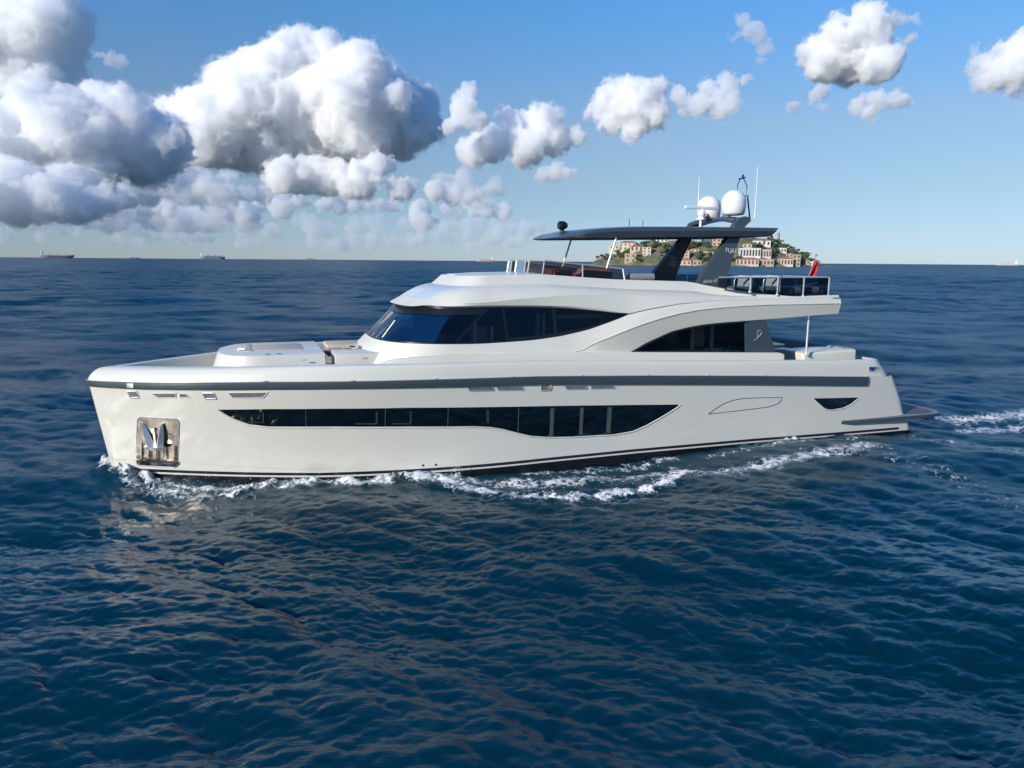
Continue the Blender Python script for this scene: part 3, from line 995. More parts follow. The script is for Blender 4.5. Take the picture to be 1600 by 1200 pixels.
# radar mast
for sgn in (1, -1):
    LEG = [(18.021,5.173),(18.314,5.651),(19.287,6.824),(19.513,7.202),(19.698,7.455),(20.024,7.536),(20.181,7.489),(20.214,7.385),(19.921,7.191),(19.768,6.833),(19.41,6.116),(19.17,5.146)]
    def lean(z, s=sgn): return -s * .10 * (z - 5.2)
    bm = BM()
    prism(bm, LEG, sgn * 1.70, sgn * 1.48, lean)
    bmesh.ops.bevel(bm, geom=list(bm.edges), offset=.02, segments=2, affect='EDGES')
    leg = finish('mast_leg', bm, 'grey', Y, 30)
    if sgn > 0:
        def letter(txt, u, z, size, m, shear=0.0, tilt=0.0):
            cu = bpy.data.curves.new('lettering', 'FONT')
            cu.body = txt
            cu.size = size
            cu.shear = shear
            cu.extrude = .002
            cu.materials.append(M[m])
            o = bpy.data.objects.new('lettering', cu)
            o.rotation_euler = Euler((R(90), -tilt, 0))
            o.location = (u, -(1.703 + lean(z)), z)
            o.rotation_euler.x = R(90) - math.atan(.10)
            COL.objects.link(o)
            bpy.context.view_layer.update()
            me = bpy.data.meshes.new_from_object(o.evaluated_get(bpy.context.evaluated_depsgraph_get()))
            me.name = 'lettering'
            w = bpy.data.objects.new('lettering', me)
            w.matrix_world = o.matrix_world.copy()
            bpy.data.objects.remove(o)
            COL.objects.link(w)
            w.parent = leg
            return w
        t1 = [(19.164,6.345)][0]
        letter('FLJ63', t1[0], t1[1] + .01, .20, 'lettering', 0, R(-4))
        t2 = [(18.295,5.319)][0]
        M['letter2'] = mat('faint_grey_lettering', (0.5, 0.52, 0.54), 0.5, var=.02)
        letter('deniz 61', t2[0] - .02, t2[1] + .01, .17, 'letter2', .35, R(4))
bm = BM()
rows = []
AB = 1.36
for k in range(13):
    t = k / 12
    v = AB - 2 * AB * t
    z = 7.36 + .14 * math.sin(t * PI)
    u = 19.85
    rows.append([(u - .24, v, z - .07), (u - .26, v, z + .02), (u - .2, v, z + .08), (u + .25, v, z + .10), (u + .3, v, z + .02), (u + .24, v, z - .07)])
g = grid(bm, rows)
for a, b in zip(g[:-1], g[1:]): bm.faces.new((a[0], b[0], b[-1], a[-1]))
finish('mast_arch', bm, 'grey', Y, 35)
def dome(u, v, z, r, h):
    bm = BM()
    prof = [(r * .55, 0), (r * .8, .015), (r * .93, .08), (r, h * .33), (r, h * .52)]
    for k in range(1, 10):
        a = PI / 2 * k / 9.3
        prof.append((r * math.cos(a), h * .52 + h * .48 * math.sin(a)))
    lathe(bm, prof, (u, v, z), 32)
    return finish('radome', bm, 'white', Y, 50)
d2 = dome(20.0, .75, 7.60, .41, .85)
d1 = dome(19.95, -.62, 7.52, .42, .84)
bm = BM()
for a in frange(R(0), R(360), 20)[:-1]:
    pass
tube(bm, [(19.62, -.30, 7.64), (19.60, -.30, 7.66)], .10, 14)
finish('loudhailer', bm, 'greyfab', d1)
bm = BM()
box(bm, (19.1, .2, 7.86), (1.45, .09, .11), .03, (0, 0, R(6)))
radar = finish('radar_scanner', bm, 'white', Y, 40)
bm = BM()
lathe(bm, [(.12, 0), (.10, .10), (.14, .16), (.14, .28), (.10, .34), (.05, .35)], (19.1, .2, 7.46), 16)
lathe(bm, [(.10, 0), (.045, .04), (.045, .40)], (19.08, .2, 7.12), 12)
finish('scanner_pedestal', bm, 'white', radar, 40)
for (u, v, z0, z1, r) in ((19.75, -1.0, 7.5, 9.05, .018), (20.55, 1.2, 7.5, 9.2, .017)):
    bm = BM()
    tube(bm, [(u, v, z0), (u, v, z0 + .2), (u, v, z1)], [r * 1.6, r * 1.2, r * .6], 8)
    finish('whip_aerial', bm, 'white', Y)
bm = BM()
tube(bm, [(20.28, .55, 8.3), (20.26, .55, 8.62), (20.36, .55, 8.86)], .016, 6)
tube(bm, [(20.62, .55, 8.25), (20.66, .55, 8.6), (20.50, .55, 8.86)], .016, 6)
tube(bm, [(20.62, .85, 7.5), (20.64, .62, 8.3)], .03, 6)
lamp_m = finish('light_bracket', bm, 'greydk', Y)
bm = BM()
box(bm, (20.43, .55, 8.87), (.22, .12, .05), .015, (0, R(-14), 0))
lathe(bm, [(.03, 0), (.045, .05), (.03, .10)], (20.46, .55, 8.9), 10)
finish('masthead_light', bm, 'blue', lamp_m)
for u, v, s in ((20.25, .1, .09), (19.8, .05, .06), (20.3, -.2, .05)):
    bm = BM()
    box(bm, (u, v, 7.6), (s * 1.6, s * 2, s * 2.2), .02)
    finish('mast_camera', bm, 'greyfab', Y)

# flybridge balustrade
RZT = 5.52
for sgn in (1, -1):
    bm = BM()
    L = [(u, sgn * (2.62 if u > 18.9 else 2.62 - (18.9 - u) * .35), ip(u, zCT)) for u in frange(18.35, 22.55, 10)]
    grid(bm, [[(a, b, c + .02) for a, b, c in L], [(a, b, RZT) for a, b, c in L]])
    bal = finish('balustrade', bm, 'smokeblue', Y, 0)
    bm = BM()
    tube(bm, [(a, b, RZT + .02) for a, b, c in L], .024, 8)
    finish('handrail', bm, 'steel', bal)
    for u in (19.42, 20.5, 21.55, 22.6):
        bm = BM()
        z = ip(u, zCT)
        lathe(bm, [(.055, -.01), (.05, .03), (.024, .06), (.024, RZT - z + .02)], (u, sgn * 2.64, z), 10)
        finish('rail_post', bm, 'steel', bal)
bm = BM()
grid(bm, [[(22.62, 2.6, 4.92), (22.62, -2.6, 4.92)], [(22.62, 2.6, RZT), (22.62, -2.6, RZT)]])
bal = finish('balustrade', bm, 'smokeblue', Y, 0)
bm = BM()
tube(bm, [(22.62, 2.6, RZT + .02), (22.62, 0, RZT + .02), (22.62, -2.6, RZT + .02)], .024, 8)
finish('handrail', bm, 'steel', bal)
# cockpit post
bm = BM()
lathe(bm, [(.06, 0), (.04, .03), (.036, .06), (.036, 1.36)], (21.8, 2.7, 2.98), 14)
finish('overhang_post', bm, 'steel', Y)
bm = BM()
lathe(bm, [(.05, -.03), (.05, 0.0)], (22.1, 2.75, 4.29), 10)
finish('deck_lamp', bm, 'yellow', Y)
# side cleat on the roof
bm = BM()
q = [(13.92,5.178)][0]
lathe(bm, [(.05, 0), (.03, .06)], (q[0] - .05, 2.33, q[1] - .03), 8)
tube(bm, [(q[0] - .13, 2.33, q[1] + .04), (q[0] + .13, 2.33, q[1] + .015)], .022, 6)
finish('roof_cleat', bm, 'steel', Y)
bm = BM()
lathe(bm, [(.09, 0), (.07, .04), (.02, .06)], (12.3, 1.25, 5.61), 12)
finish('roof_horn', bm, 'steel', Y)

# cockpit seating and swim platform
bm = BM()
box(bm, (23.0, 1.9, 2.72), (2.3, 1.3, .62), .10, (0, R(-1.5), 0), 4)
box(bm, (22.7, -.3, 2.55), (.8, 3.4, .7), .1)
finish('cockpit_sofa', bm, 'gel2', Y, 50)
bm = BM()
box(bm, (23.9, -.3, 2.85), (.4, 5.2, .5), .08)
finish('stern_bench', bm, 'greyfab', Y, 50)
bm = BM()
pl = []
pz0, pz1 = .60, .72
out = [(22.66, 3.16), (23.4, 3.34), (25.2, 3.36), (27.1, 3.36), (27.5, 3.25), (27.75, 2.9), (27.85, 2.4), (27.9, 0)]
rows = []
for e_, z in ((0.0, pz0), (.008, pz0 + .01), (.008, pz1 - .01), (0, pz1)):
    rows.append([(u + (e_ if u > 27 else 0), v + (e_ if v > 2 else 0), z) for u, v in out])
for sgn in (1, -1): grid(bm, [[(a, b * sgn, c) for a, b, c in r] for r in rows])
grid(bm, [rows[0], mirrored(rows[0])])
grid(bm, [rows[-1], mirrored(rows[-1])])
clean(bm)
plat = finish('swim_platform', bm, 'grey', Y, 30)
bm = BM()
t_ = [(25.3, 2.9, .726), (27.0, 3.2, .726), (27.4, 3.08, .726), (27.62, 2.7, .726), (27.7, 2.3, .726), (27.75, 0, .726)]
grid(bm, [t_, mirrored(t_)])
clean(bm)
finish('teak_planking', bm, 'teak', plat)

# ------------------------------------------------------------------ loose things aboard
PAIRS = False
def aboard(name, u, v, z, label, cat, rz=0.0, group=None):
    p = Matrix.Translation(YACHT_AT) @ Matrix.Rotation(YACHT_RZ, 4, 'Z') @ Vector((u, -v, z))
    o = empty(name, p, YACHT_RZ + rz)
    return tag(o, label, cat, group)

bm = BM()
bm.free()
an = aboard('anchor', *plate_pt(.50, .55, 0.02), 'polished steel twin-fluke anchor stowed in the pocket in the yacht\'s bow', 'anchor', R(-32))
bm = BM()
for s in (-1, 1):
    bm = BM()
    sec = []
    for x0, x1, y0, th_, z in ((.03, .25, .06, .13, -.02), (.07, .30, .08, .12, .16), (.15, .33, .10, .09, .38), (.23, .335, .12, .06, .56), (.28, .32, .12, .03, .64)):
        sec.append([(s * x0, y0, z), (s * (x0 + x1) / 2, y0 + th_, z), (s * x1, y0 + .02, z), (s * (x0 + x1) / 2, y0 - .02, z)])
    rings = [[bm.verts.new((p[0], -p[1], p[2])) for p in r] for r in sec]
    for p, q in zip(rings[:-1], rings[1:]):
        for i in range(4): bm.faces.new((p[i], p[(i + 1) % 4], q[(i + 1) % 4], q[i]))
    bm.faces.new(rings[0])
    bm.faces.new(rings[-1])
    finish('fluke', bm, 'satin', an, 25)
bm = BM()
rows = []
for x, hh, y1 in ((-.33, .03, .12), (-.2, .06, .22), (0, .07, .26), (.2, .06, .22), (.33, .03, .12)):
    rows.append([(x, .04, -.05 - hh), (x, y1, -.05 - hh * .6), (x, y1 + .02, -.03 + hh * .4), (x, .06, .0)])
grid(bm, rows)
finish('crown', bm, 'satin', an, 40)
bm = BM()
box(bm, (.0, .06, .2), (.075, .07, .46), .02)
tube(bm, [(0, .04, .43), (0, .14, .44)], .055, 10)
finish('shank', bm, 'satin', an, 40)

tb = aboard('deck_table', 6.25, -.15, 2.6, 'glossy mahogany table on the foredeck between the beige seats', 'table')
bm = BM()
box(bm, (0, 0, .73), (1.0, 1.3, .06), .02)
finish('tabletop', bm, 'maroon', tb)
for dv in (-.4, .4):
    bm = BM()
    lathe(bm, [(.16, 0), (.05, .04), (.04, .72)], (0, dv, 0), 12)
    finish('leg', bm, 'steel', tb)

ct = aboard('cockpit_table', 21.15, .9, 2.2, 'white topped dining table in the open aft cockpit below the overhang', 'table')
bm = BM()
box(bm, (0, 0, 1.0), (1.2, 1.6, .05), .02)
finish('tabletop', bm, 'white', ct)
bm = BM()
box(bm, (0, 0, .93), (1.1, 1.5, .08), .02)
finish('apron', bm, 'maroon', ct)
bm = BM()
lathe(bm, [(.3, 0), (.08, .05), (.07, .9)], (0, 0, 0), 14)
finish('leg', bm, 'steel', ct)
ch = aboard('cockpit_chair', 21.3, -.9, 2.2, 'black framed chair on the far side of the cockpit dining table', 'chair')
bm = BM()
tube(bm, [(-.25, 0, .6), (-.25, 0, 1.22), (.25, 0, 1.22), (.25, 0, .6)], .03, 6)
tube(bm, [(-.25, 0, 1.0), (.25, 0, 1.0)], .025, 6)
finish('backrest', bm, 'black', ch)
bm = BM()
box(bm, (0, .28, .62), (.5, .5, .07), .02)
finish('seat', bm, 'greyfab', ch)
for a, b in ((-.22, .05), (.22, .05), (-.22, .5), (.22, .5)):
    bm = BM()
    tube(bm, [(a, b, 0), (a, b, .6)], .02, 6)
    finish('leg', bm, 'black', ch)

# two folding armchairs and a lounger on the flybridge
def fly_chair(u, v, label):
    c = aboard('fly_armchair', u, v, 4.86, label, 'armchair', group='armchairs on the flybridge')
    bm = BM()
    box(bm, (0, 0, .30), (.62, .62, .14), .04)
    finish('seat', bm, 'greyfab', c, 50)
    bm = BM()
    box(bm, (.30, 0, .52), (.09, .60, .40), .035, (0, R(8), 0))
    finish('backrest', bm, 'flagwhite', c, 50)
    for s in (1, -1):
        bm = BM()
        tube(bm, [(-.32, s * .33, 0), (-.34, s * .33, .56), (-.28, s * .33, .66), (.30, s * .33, .66), (.36, s * .33, .60), (.34, s * .33, 0)], .028, 8)
        finish('side_frame', bm, 'steel', c, 50)
        bm = BM()
        box(bm, (0, s * .33, .685), (.66, .09, .05), .02)
        finish('armrest', bm, 'flagwhite', c, 50)
    return c
fly_chair(19.55, 1.75, 'pale flybridge armchair nearest the mast, behind the glass balustrade')
fly_chair(20.75, 1.7, 'brighter white flybridge armchair midway along the glass balustrade')
lo = aboard('fly_lounger', 21.75, .9, 4.86, 'dark low sun lounger by the aft corner of the flybridge', 'sun lounger')
bm = BM()
box(bm, (0, 0, .22), (1.3, 1.4, .2), .06)
finish('mattress', bm, 'greyfab', lo, 50)
bm = BM()
box(bm, (0, 0, .07), (1.34, 1.44, .12), .02)
finish('base', bm, 'greydk', lo, 50)

fg = aboard('ensign_flag', 22.75, 1.3, 4.92, 'red flag with white emblem hanging from a slanted staff at the flybridge stern', 'flag')
fg.scale = (1.25, 1.6, 1.18)
bm = BM()
tube(bm, [(-.05, 0, .0), (.35, 0, 1.15)], .012, 8)
lathe(bm, [(.03, 0), (.035, .03), (.01, .05)], (.35, 0, 1.14), 8)
finish('flagstaff', bm, 'greyfab', fg)
bm = BM()
rows = []
for i in range(9):
    t = i / 8
    rows.append([(.31 - .30 * (j / 12) + (.06 + .34 * (j / 12)) * t + .02 * math.sin(t * 9 + j * .5), .05 * math.sin(t * 8 + j * .35), 1.02 - .78 * (j / 12) - .10 * t) for j in range(13)])
grid(bm, rows)
cl = finish('cloth', bm, 'red', fg, 60)
bm = BM()
rows = []
for i in range(5):
    t = .35 + .35 * i / 4
    rows.append([(.31 - .30 * q + (.06 + .34 * q) * t + .02 * math.sin(t * 9 + q * 6), .05 * math.sin(t * 8 + q * 4.2) + .006, 1.02 - .78 * q - .10 * t) for q in frange(.62, .80, 4)])
grid(bm, rows)
finish('white_emblem', bm, 'flagwhite', cl, 60)

# ================================================================== THE SEA
def spectrum_tile(L, N, lmin, lmax, wind, slope_rms, seed, spread=2.0):
    """one periodic patch of random wind waves: height and sideways (choppy) offsets"""
    rng = np.random.default_rng(seed)
    k1 = np.fft.fftfreq(N, L / N) * 2 * PI
    KX, KY = np.meshgrid(k1, k1, indexing='ij')
    K = np.hypot(KX, KY)
    K[0, 0] = 1
    c = (KX * math.cos(wind) + KY * math.sin(wind)) / K
    band = np.exp(-((np.log(K / (2 * PI)) - math.log(1 / math.sqrt(lmin * lmax))) / (0.5 * math.log(lmax / lmin))) ** 4)
    S = K ** -3.6 * (0.025 + np.maximum(c, 0) ** spread + .10 * np.maximum(-c, 0) ** spread) * band
    S[0, 0] = 0
    H = np.sqrt(S) * (rng.standard_normal((N, N)) + 1j * rng.standard_normal((N, N)))
    h = np.fft.ifft2(H).real
    sx = np.fft.ifft2(1j * KX * H).real
    sy = np.fft.ifft2(1j * KY * H).real
    g = slope_rms / math.sqrt((sx ** 2 + sy ** 2).mean())
    dx = np.fft.ifft2(-1j * KX / K * H).real
    dy = np.fft.ifft2(-1j * KY / K * H).real
    return [a * g for a in (h, dx, dy)] + [L, N]

def sample(tile, X, Yc):
    h, dx, dy, L, N = tile
    x = (X / L * N) % N
    y = (Yc / L * N) % N
    i = np.floor(x).astype(int) % N
    j = np.floor(y).astype(int) % N
    fx, fy = x - np.floor(x), y - np.floor(y)
    i1, j1 = (i + 1) % N, (j + 1) % N
    return [a[i, j] * (1 - fx) * (1 - fy) + a[i1, j] * fx * (1 - fy) + a[i, j1] * (1 - fx) * fy + a[i1, j1] * fx * fy for a in (h, dx, dy)]

WIND = R(262)
tiles = [(spectrum_tile(149.0, 256, 6.0, 26.0, R(283), 0.065, 2, 5.0), 6.0, 1.2),
         (spectrum_tile(83.0, 320, 1.7, 8.0, WIND, 0.085, 3, 4.0), 1.7, 1.25),
         (spectrum_tile(23.7, 320, 0.5, 1.7, WIND - .3, 0.155, 5, 4.0), 0.5, 1.15),
         (spectrum_tile(6.1, 320, 0.12, 0.5, WIND + .15, 0.195, 7, 3.0), 0.12, 0.9)]

# polar net of the water around the site, fine ahead, coarse behind, out past the horizon
th = np.concatenate([np.radians(np.arange(-50, 50.01, 0.075)), np.radians(np.arange(54, 306, 4.0))])
rad = [0.6, 1.5, 3.0, 5.0, 6.5]
while rad[-1] < 60000:
    r_ = rad[-1]
    rad.append(r_ + max(0.045, min(r_ * r_ / 5200.0, 0.9 if r_ < 420 else max(.9, (r_ - 400) * .12), r_ * .35)))
rad = np.array(rad)
TH, RD = np.meshgrid(th, rad, indexing='ij')
X = RD * np.sin(TH)
Yc = RD * np.cos(TH)
step = np.maximum(np.gradient(rad)[None, :] * np.ones_like(TH), RD * np.where(np.abs(TH) < R(51), R(.075), R(4)))
Z = np.zeros_like(X)
DX = np.zeros_like(X)
DY = np.zeros_like(X)
LOST = np.zeros_like(X)                      # slope variance the net cannot carry
SLOPE = (0.065, 0.085, 0.155, 0.195)
for (tl, lmin, chop), sg in zip(tiles, SLOPE):
    fade = np.clip(1.6 - step / (lmin * 0.9), 0, 1)
    h, dx, dy = sample(tl, X, Yc)
    Z += h * fade
    LOST += sg * sg * (1 - fade * fade)
    DX += dx * fade * chop
    DY += dy * fade * chop

def seg_dist(P, A, B):
    d = B - A
    t = np.clip(((P[..., 0] - A[0]) * d[0] + (P[..., 1] - A[1]) * d[1]) / (d @ d), 0, 1)
    return np.hypot(P[..., 0] - A[0] - t * d[0], P[..., 1] - A[1] - t * d[1])

# churned water: centre lines of the bow wave, the lace along the side and the stern wake (world metres)
FOAM = [
    ([(-11.93,20.97),(-11.07,20.19),(-10.19,19.35),(-9.4,18.8),(-8.51,18.49),(-7.76,18.29),(-7.14,18.42),(-6.55,18.65)], .34, .9, .14),
    ([(-11.61,20.31),(-11.11,20),(-10.36,19.59)], .26, .9, .24),
    ([(-10.89,20.2),(-9.42,19.37),(-8.02,18.95),(-6.85,19.03),(-5.74,19.35)], .34, .9, .12),
    ([(-6.4,18.71),(-5.44,18.9),(-4.62,19.03),(-3.81,18.83),(-3.32,19.29)], .42, 1.0, .17),
    ([(-5.79,19.53),(-4.59,19.68),(-3.37,19.77),(-1.94,19.81)], .25, .85, .05),
    ([(-2.89,19.66),(-2.08,19.44),(-1.35,19),(-0.48,18.63),(0.35,18.33),(1.18,18.3),(2.2,18.53),(3.25,18.83),(4.23,19.42),(5.26,20.43)], .40, 1.0, .13),
    ([(-1.94,19.81),(-0.69,19.6),(0.74,19.87),(2.38,20.17),(3.68,20.33),(4.91,20.95)], .6, .84, .0),
    ([(0.39,20.5),(1.89,20.87),(3.49,21.47),(5.15,22.02)], .35, .72, .0),
    ([(4.78,20.36),(5.91,20.45),(7.17,20.94),(8.55,21.61),(9.98,22.23),(11.49,22.89)], .65, .84, .0),
    ([(8.81,23.14),(9.35,23.56),(9.82,23.58)], .25, .8, .03),
    ([(6.15,22.05),(8.21,22.88),(10.57,23.6),(12.94,24.55)], .25, .7, .0),
    ([(17.13,28.8),(18.41,29.22),(19.91,29.53),(21.99,30.26),(24.97,31.34)], .9, .88, .06),
    ([(16.73,26.84),(18.25,27.55),(20.03,28.18),(23.28,29.14)], .6, .9, .06),
    ([(6.56,22.83),(8.46,23.62),(10.94,24.48),(14.69,25.74)], .7, .0, -.06),
    ([(14.06,24.58),(14.86,23.73),(15.36,22.54),(15.95,21.11)], 1.0, .64, .0),
    ([(11.48,22.05),(12.11,20.68),(12.47,18.62),(13.27,17.39)], 1.2, .54, .0),
]
near = (RD > 12) & (RD < 70)
P = np.stack([X, Yc], -1)[near]
foam = np.zeros(len(P))
lift = np.zeros(len(P))
for line, w, s, up in FOAM:
    line = np.array(line)
    d = np.full(len(P), 1e9)
    for a, b in zip(line[:-1], line[1:]):
        d = np.minimum(d, seg_dist(P, a, b))
    g = np.exp(-(d / w) ** 2)
    foam = np.maximum(foam, s * g)
    lift += up * np.exp(-(d / (w * 1.2)) ** 2)
rag = sample(tiles[2][0], X[near] * 2.3 + 7, Yc[near] * 2.3)[0]
rag = rag / rag.std()
rag2 = sample(tiles[3][0], X[near] * 1.1, Yc[near] * 1.1)[0]
rag2 = rag2 / rag2.std()
Z[near] += lift * (0.55 + .18 * rag + .12 * rag2)
FO = np.zeros_like(X)
FO[near] = foam
FAR = np.sqrt(LOST)
# scattered small whitecaps where crests are steep
VX = X + DX
VY = Yc + DY
n_t, n_r = X.shape
idx = np.arange(n_t * n_r).reshape(n_t, n_r)
nxt = np.roll(idx, -1, 0)
Q = np.stack([idx[:, :-1], idx[:, 1:], nxt[:, 1:], nxt[:, :-1]], -1).reshape(-1, 4)

def water_material():
    m = bpy.data.materials.new('sea_water')
    m.use_nodes = True
    t = m.node_tree
    N, L = t.nodes, t.links
    b = N['Principled BSDF']
    geo = N.new('ShaderNodeNewGeometry')
    def noise(scale, detail, rough=.55, stretch=None):
        n = N.new('ShaderNodeTexNoise')
        n.inputs['Scale'].default_value = scale
        n.inputs['Detail'].default_value = detail
        n.inputs['Roughness'].default_value = rough
        if stretch:
            mp = N.new('ShaderNodeMapping')
            mp.inputs['Rotation'].default_value = (0, 0, stretch[0])
            mp.inputs['Scale'].default_value = stretch[1]
            L.new(geo.outputs['Position'], mp.inputs['Vector'])
            L.new(mp.outputs[0], n.inputs['Vector'])
        else:
            L.new(geo.outputs['Position'], n.inputs['Vector'])
        return n
    def math_(op, a, bb=None, clamp=False):
        n = N.new('ShaderNodeMath')
        n.operation = op
        n.use_clamp = clamp
        for i, q in enumerate((a, bb)):
            if q is None: continue
            if isinstance(q, (int, float)): n.inputs[i].default_value = q
            else: L.new(q, n.inputs[i])
        return n.outputs[0]
    # body colour of the water
    vr = noise(.035, 3)
    cr = N.new('ShaderNodeValToRGB')
    cr.color_ramp.elements[0].position = .35
    cr.color_ramp.elements[1].position = .68
    cr.color_ramp.elements[0].color = (.0002, .0290, .0440, 1)
    cr.color_ramp.elements[1].color = (.0003, .0400, .0640, 1)
    L.new(vr.outputs['Fac'], cr.inputs['Fac'])
    b.inputs['IOR'].default_value = 1.333
    b.inputs['Roughness'].default_value = .06
    b.inputs['Specular IOR Level'].default_value = .5
    # ripples too fine for the mesh
    r1 = noise(2.2, 6, .62, (R(8), (.55, 1.8, 1)))
    r2 = noise(8.0, 5, .6)
    h = math_('ADD', math_('MULTIPLY', r1.outputs['Fac'], .14), math_('MULTIPLY', r2.outputs['Fac'], .05))
    bp = N.new('ShaderNodeBump')
    bp.inputs['Strength'].default_value = .4
    bp.inputs['Distance'].default_value = .4
    L.new(h, bp.inputs['Height'])
    # where the net is too coarse to carry the waves, their slopes come from the texture
    cg = N.new('ShaderNodeAttribute')
    cg.attribute_name = 'coarse'
    w1 = noise(.30, 9, .80, (R(-10), (.6, 1.0, 1)))
    w2 = noise(.085, 5, .7, (R(-6), (.5, 1.0, 1)))
    wm = N.new('ShaderNodeMixRGB')
    wm.inputs[0].default_value = .45
    L.new(w1.outputs['Color'], wm.inputs[1])
    L.new(w2.outputs['Color'], wm.inputs[2])
    sub = N.new('ShaderNodeVectorMath')
    sub.operation = 'SUBTRACT'
    L.new(wm.outputs[0], sub.inputs[0])
    sub.inputs[1].default_value = (.5, .5, .5)
    mul = N.new('ShaderNodeVectorMath')
    mul.operation = 'MULTIPLY'
    L.new(sub.outputs[0], mul.inputs[0])
    mul.inputs[1].default_value = (9.0, 9.0, 0)
    sca = N.new('ShaderNodeVectorMath')
    sca.operation = 'SCALE'
    L.new(mul.outputs[0], sca.inputs[0])
    L.new(cg.outputs['Fac'], sca.inputs['Scale'])
    addn = N.new('ShaderNodeVectorMath')
    addn.operation = 'ADD'
    L.new(bp.outputs['Normal'], addn.inputs[0])
    L.new(sca.outputs[0], addn.inputs[1])
    nrm = N.new('ShaderNodeVectorMath')
    nrm.operation = 'NORMALIZE'
    L.new(addn.outputs[0], nrm.inputs[0])
    L.new(nrm.outputs[0], b.inputs['Normal'])
    # foam: lacy cells eaten out of the churned area
    at = N.new('ShaderNodeAttribute')
    at.attribute_name = 'churn'
    f1 = noise(3.4, 8, .70)
    f2 = noise(17.0, 6, .72)
    vor = N.new('ShaderNodeTexVoronoi')
    vor.feature = 'DISTANCE_TO_EDGE'
    vor.inputs['Scale'].default_value = 4.6
    wob = N.new('ShaderNodeMixRGB')
    wob.blend_type = 'ADD'
    wob.inputs[0].default_value = .35
    L.new(geo.outputs['Position'], wob.inputs[1])
    L.new(f1.outputs['Color'], wob.inputs[2])
    L.new(wob.outputs[0], vor.inputs['Vector'])
    lace = math_('SUBTRACT', .22, vor.outputs['Distance'])
    q = math_('ADD', math_('MULTIPLY', at.outputs['Fac'], 1.02), math_('MULTIPLY', math_('SUBTRACT', f1.outputs['Fac'], .5), 1.9))
    q = math_('ADD', q, math_('MULTIPLY', math_('SUBTRACT', f2.outputs['Fac'], .5), 1.3))
    q = math_('ADD', q, math_('MULTIPLY', lace, .9))
    q = math_('MULTIPLY', math_('SUBTRACT', q, .74), 2.6, True)
    q = math_('MULTIPLY', q, math_('MULTIPLY', math_('SUBTRACT', at.outputs['Fac'], .05), 4.0, True), True)
    # aerated water under the foam is greener
    aer = N.new('ShaderNodeMixRGB')
    aer.inputs[2].default_value = (.018, .075, .085, 1)
    L.new(math_('MULTIPLY', at.outputs['Fac'], .55), aer.inputs[0])
    L.new(cr.outputs['Color'], aer.inputs[1])
    # light scattered back up from the depth does not depend on the tilt of each ripple:
    # a diffuse layer on the mean (level) surface; the rippled skin above it only mirrors
    deep = N.new('ShaderNodeMixRGB')
    L.new(q, deep.inputs[0])
    L.new(aer.outputs[0], deep.inputs[1])
    deep.inputs[2].default_value = (0, 0, 0, 1)
    df = N.new('ShaderNodeBsdfDiffuse')
    up = N.new('ShaderNodeCombineXYZ')
    up.inputs[2].default_value = 1.0
    L.new(up.outputs[0], df.inputs['Normal'])
    L.new(deep.outputs[0], df.inputs['Color'])
    mixc = N.new('ShaderNodeMixRGB')
    L.new(q, mixc.inputs[0])
    mixc.inputs[1].default_value = (0, 0, 0, 1)
    mixc.inputs[2].default_value = (.78, .79, .79, 1)
    L.new(mixc.outputs[0], b.inputs['Base Color'])
    ad = N.new('ShaderNodeAddShader')
    L.new(b.outputs[0], ad.inputs[0])
    L.new(df.outputs[0], ad.inputs[1])
    L.new(ad.outputs[0], N['Material Output'].inputs['Surface'])
    rg_ = math_('POWER', math_('ADD', math_('MULTIPLY', cg.outputs['Fac'], .62), .0004), .5)
    L.new(math_('ADD', rg_, math_('MULTIPLY', q, .7), True), b.inputs['Roughness'])
    return m
M['sea'] = water_material()
sea = fastmesh('sea', np.stack([VX, VY, Z], -1).reshape(-1, 3), Q, 'sea')
ca = sea.data.attributes.new('churn', 'FLOAT', 'POINT')
ca.data.foreach_set('value', FO.ravel().astype(np.float32))
cb_ = sea.data.attributes.new('coarse', 'FLOAT', 'POINT')
cb_.data.foreach_set('value', FAR.ravel().astype(np.float32))
tag(sea, 'deep blue choppy sea with white foam along the yacht', kind='structure')

# flying drops and clots of foam on the breaking crests
rng = np.random.default_rng(11)
M['foam'] = mat('sea_foam', (.8, .81, .81), .7, var=.03)
bm = BM()
for li, n, hgt in ((0, 150, .2), (1, 70, .2), (2, 60, .15), (3, 160, .24), (5, 120, .14), (9, 40, .15)):
    line, w, s, up = FOAM[li]
    line = np.array(line)
    for _ in range(n):
        k = rng.integers(len(line) - 1)
        p = line[k] + (line[k + 1] - line[k]) * rng.random() + rng.normal(0, w * .45, 2)
        r_ = .004 + .011 * rng.random() ** 3
        z = up * .6 + abs(rng.normal(0, hgt)) * rng.random()
        mt = Matrix.Translation((p[0], p[1], z)) @ Euler(rng.random(3) * 6).to_matrix().to_4x4() @ Matrix.Diagonal((1 + rng.random(), 1, .7, 1))
        bmesh.ops.create_icosphere(bm, subdivisions=1, radius=r_, matrix=mt)
for _ in range(90):
    q = [(-1.52,19.69)][0]
    t_ = rng.random()
    mt = Matrix.Translation((q[0] + rng.normal(0, .05 + .05 * t_), q[1] + rng.normal(0, .08), t_ * .5))
    bmesh.ops.create_icosphere(bm, subdivisions=1, radius=.006 + .02 * (1 - t_) * rng.random(), matrix=mt)
sp = finish('spray', bm, 'foam', None, 60)
tag(sp, 'white spray and clots of foam thrown up by the bow wave', kind='stuff')


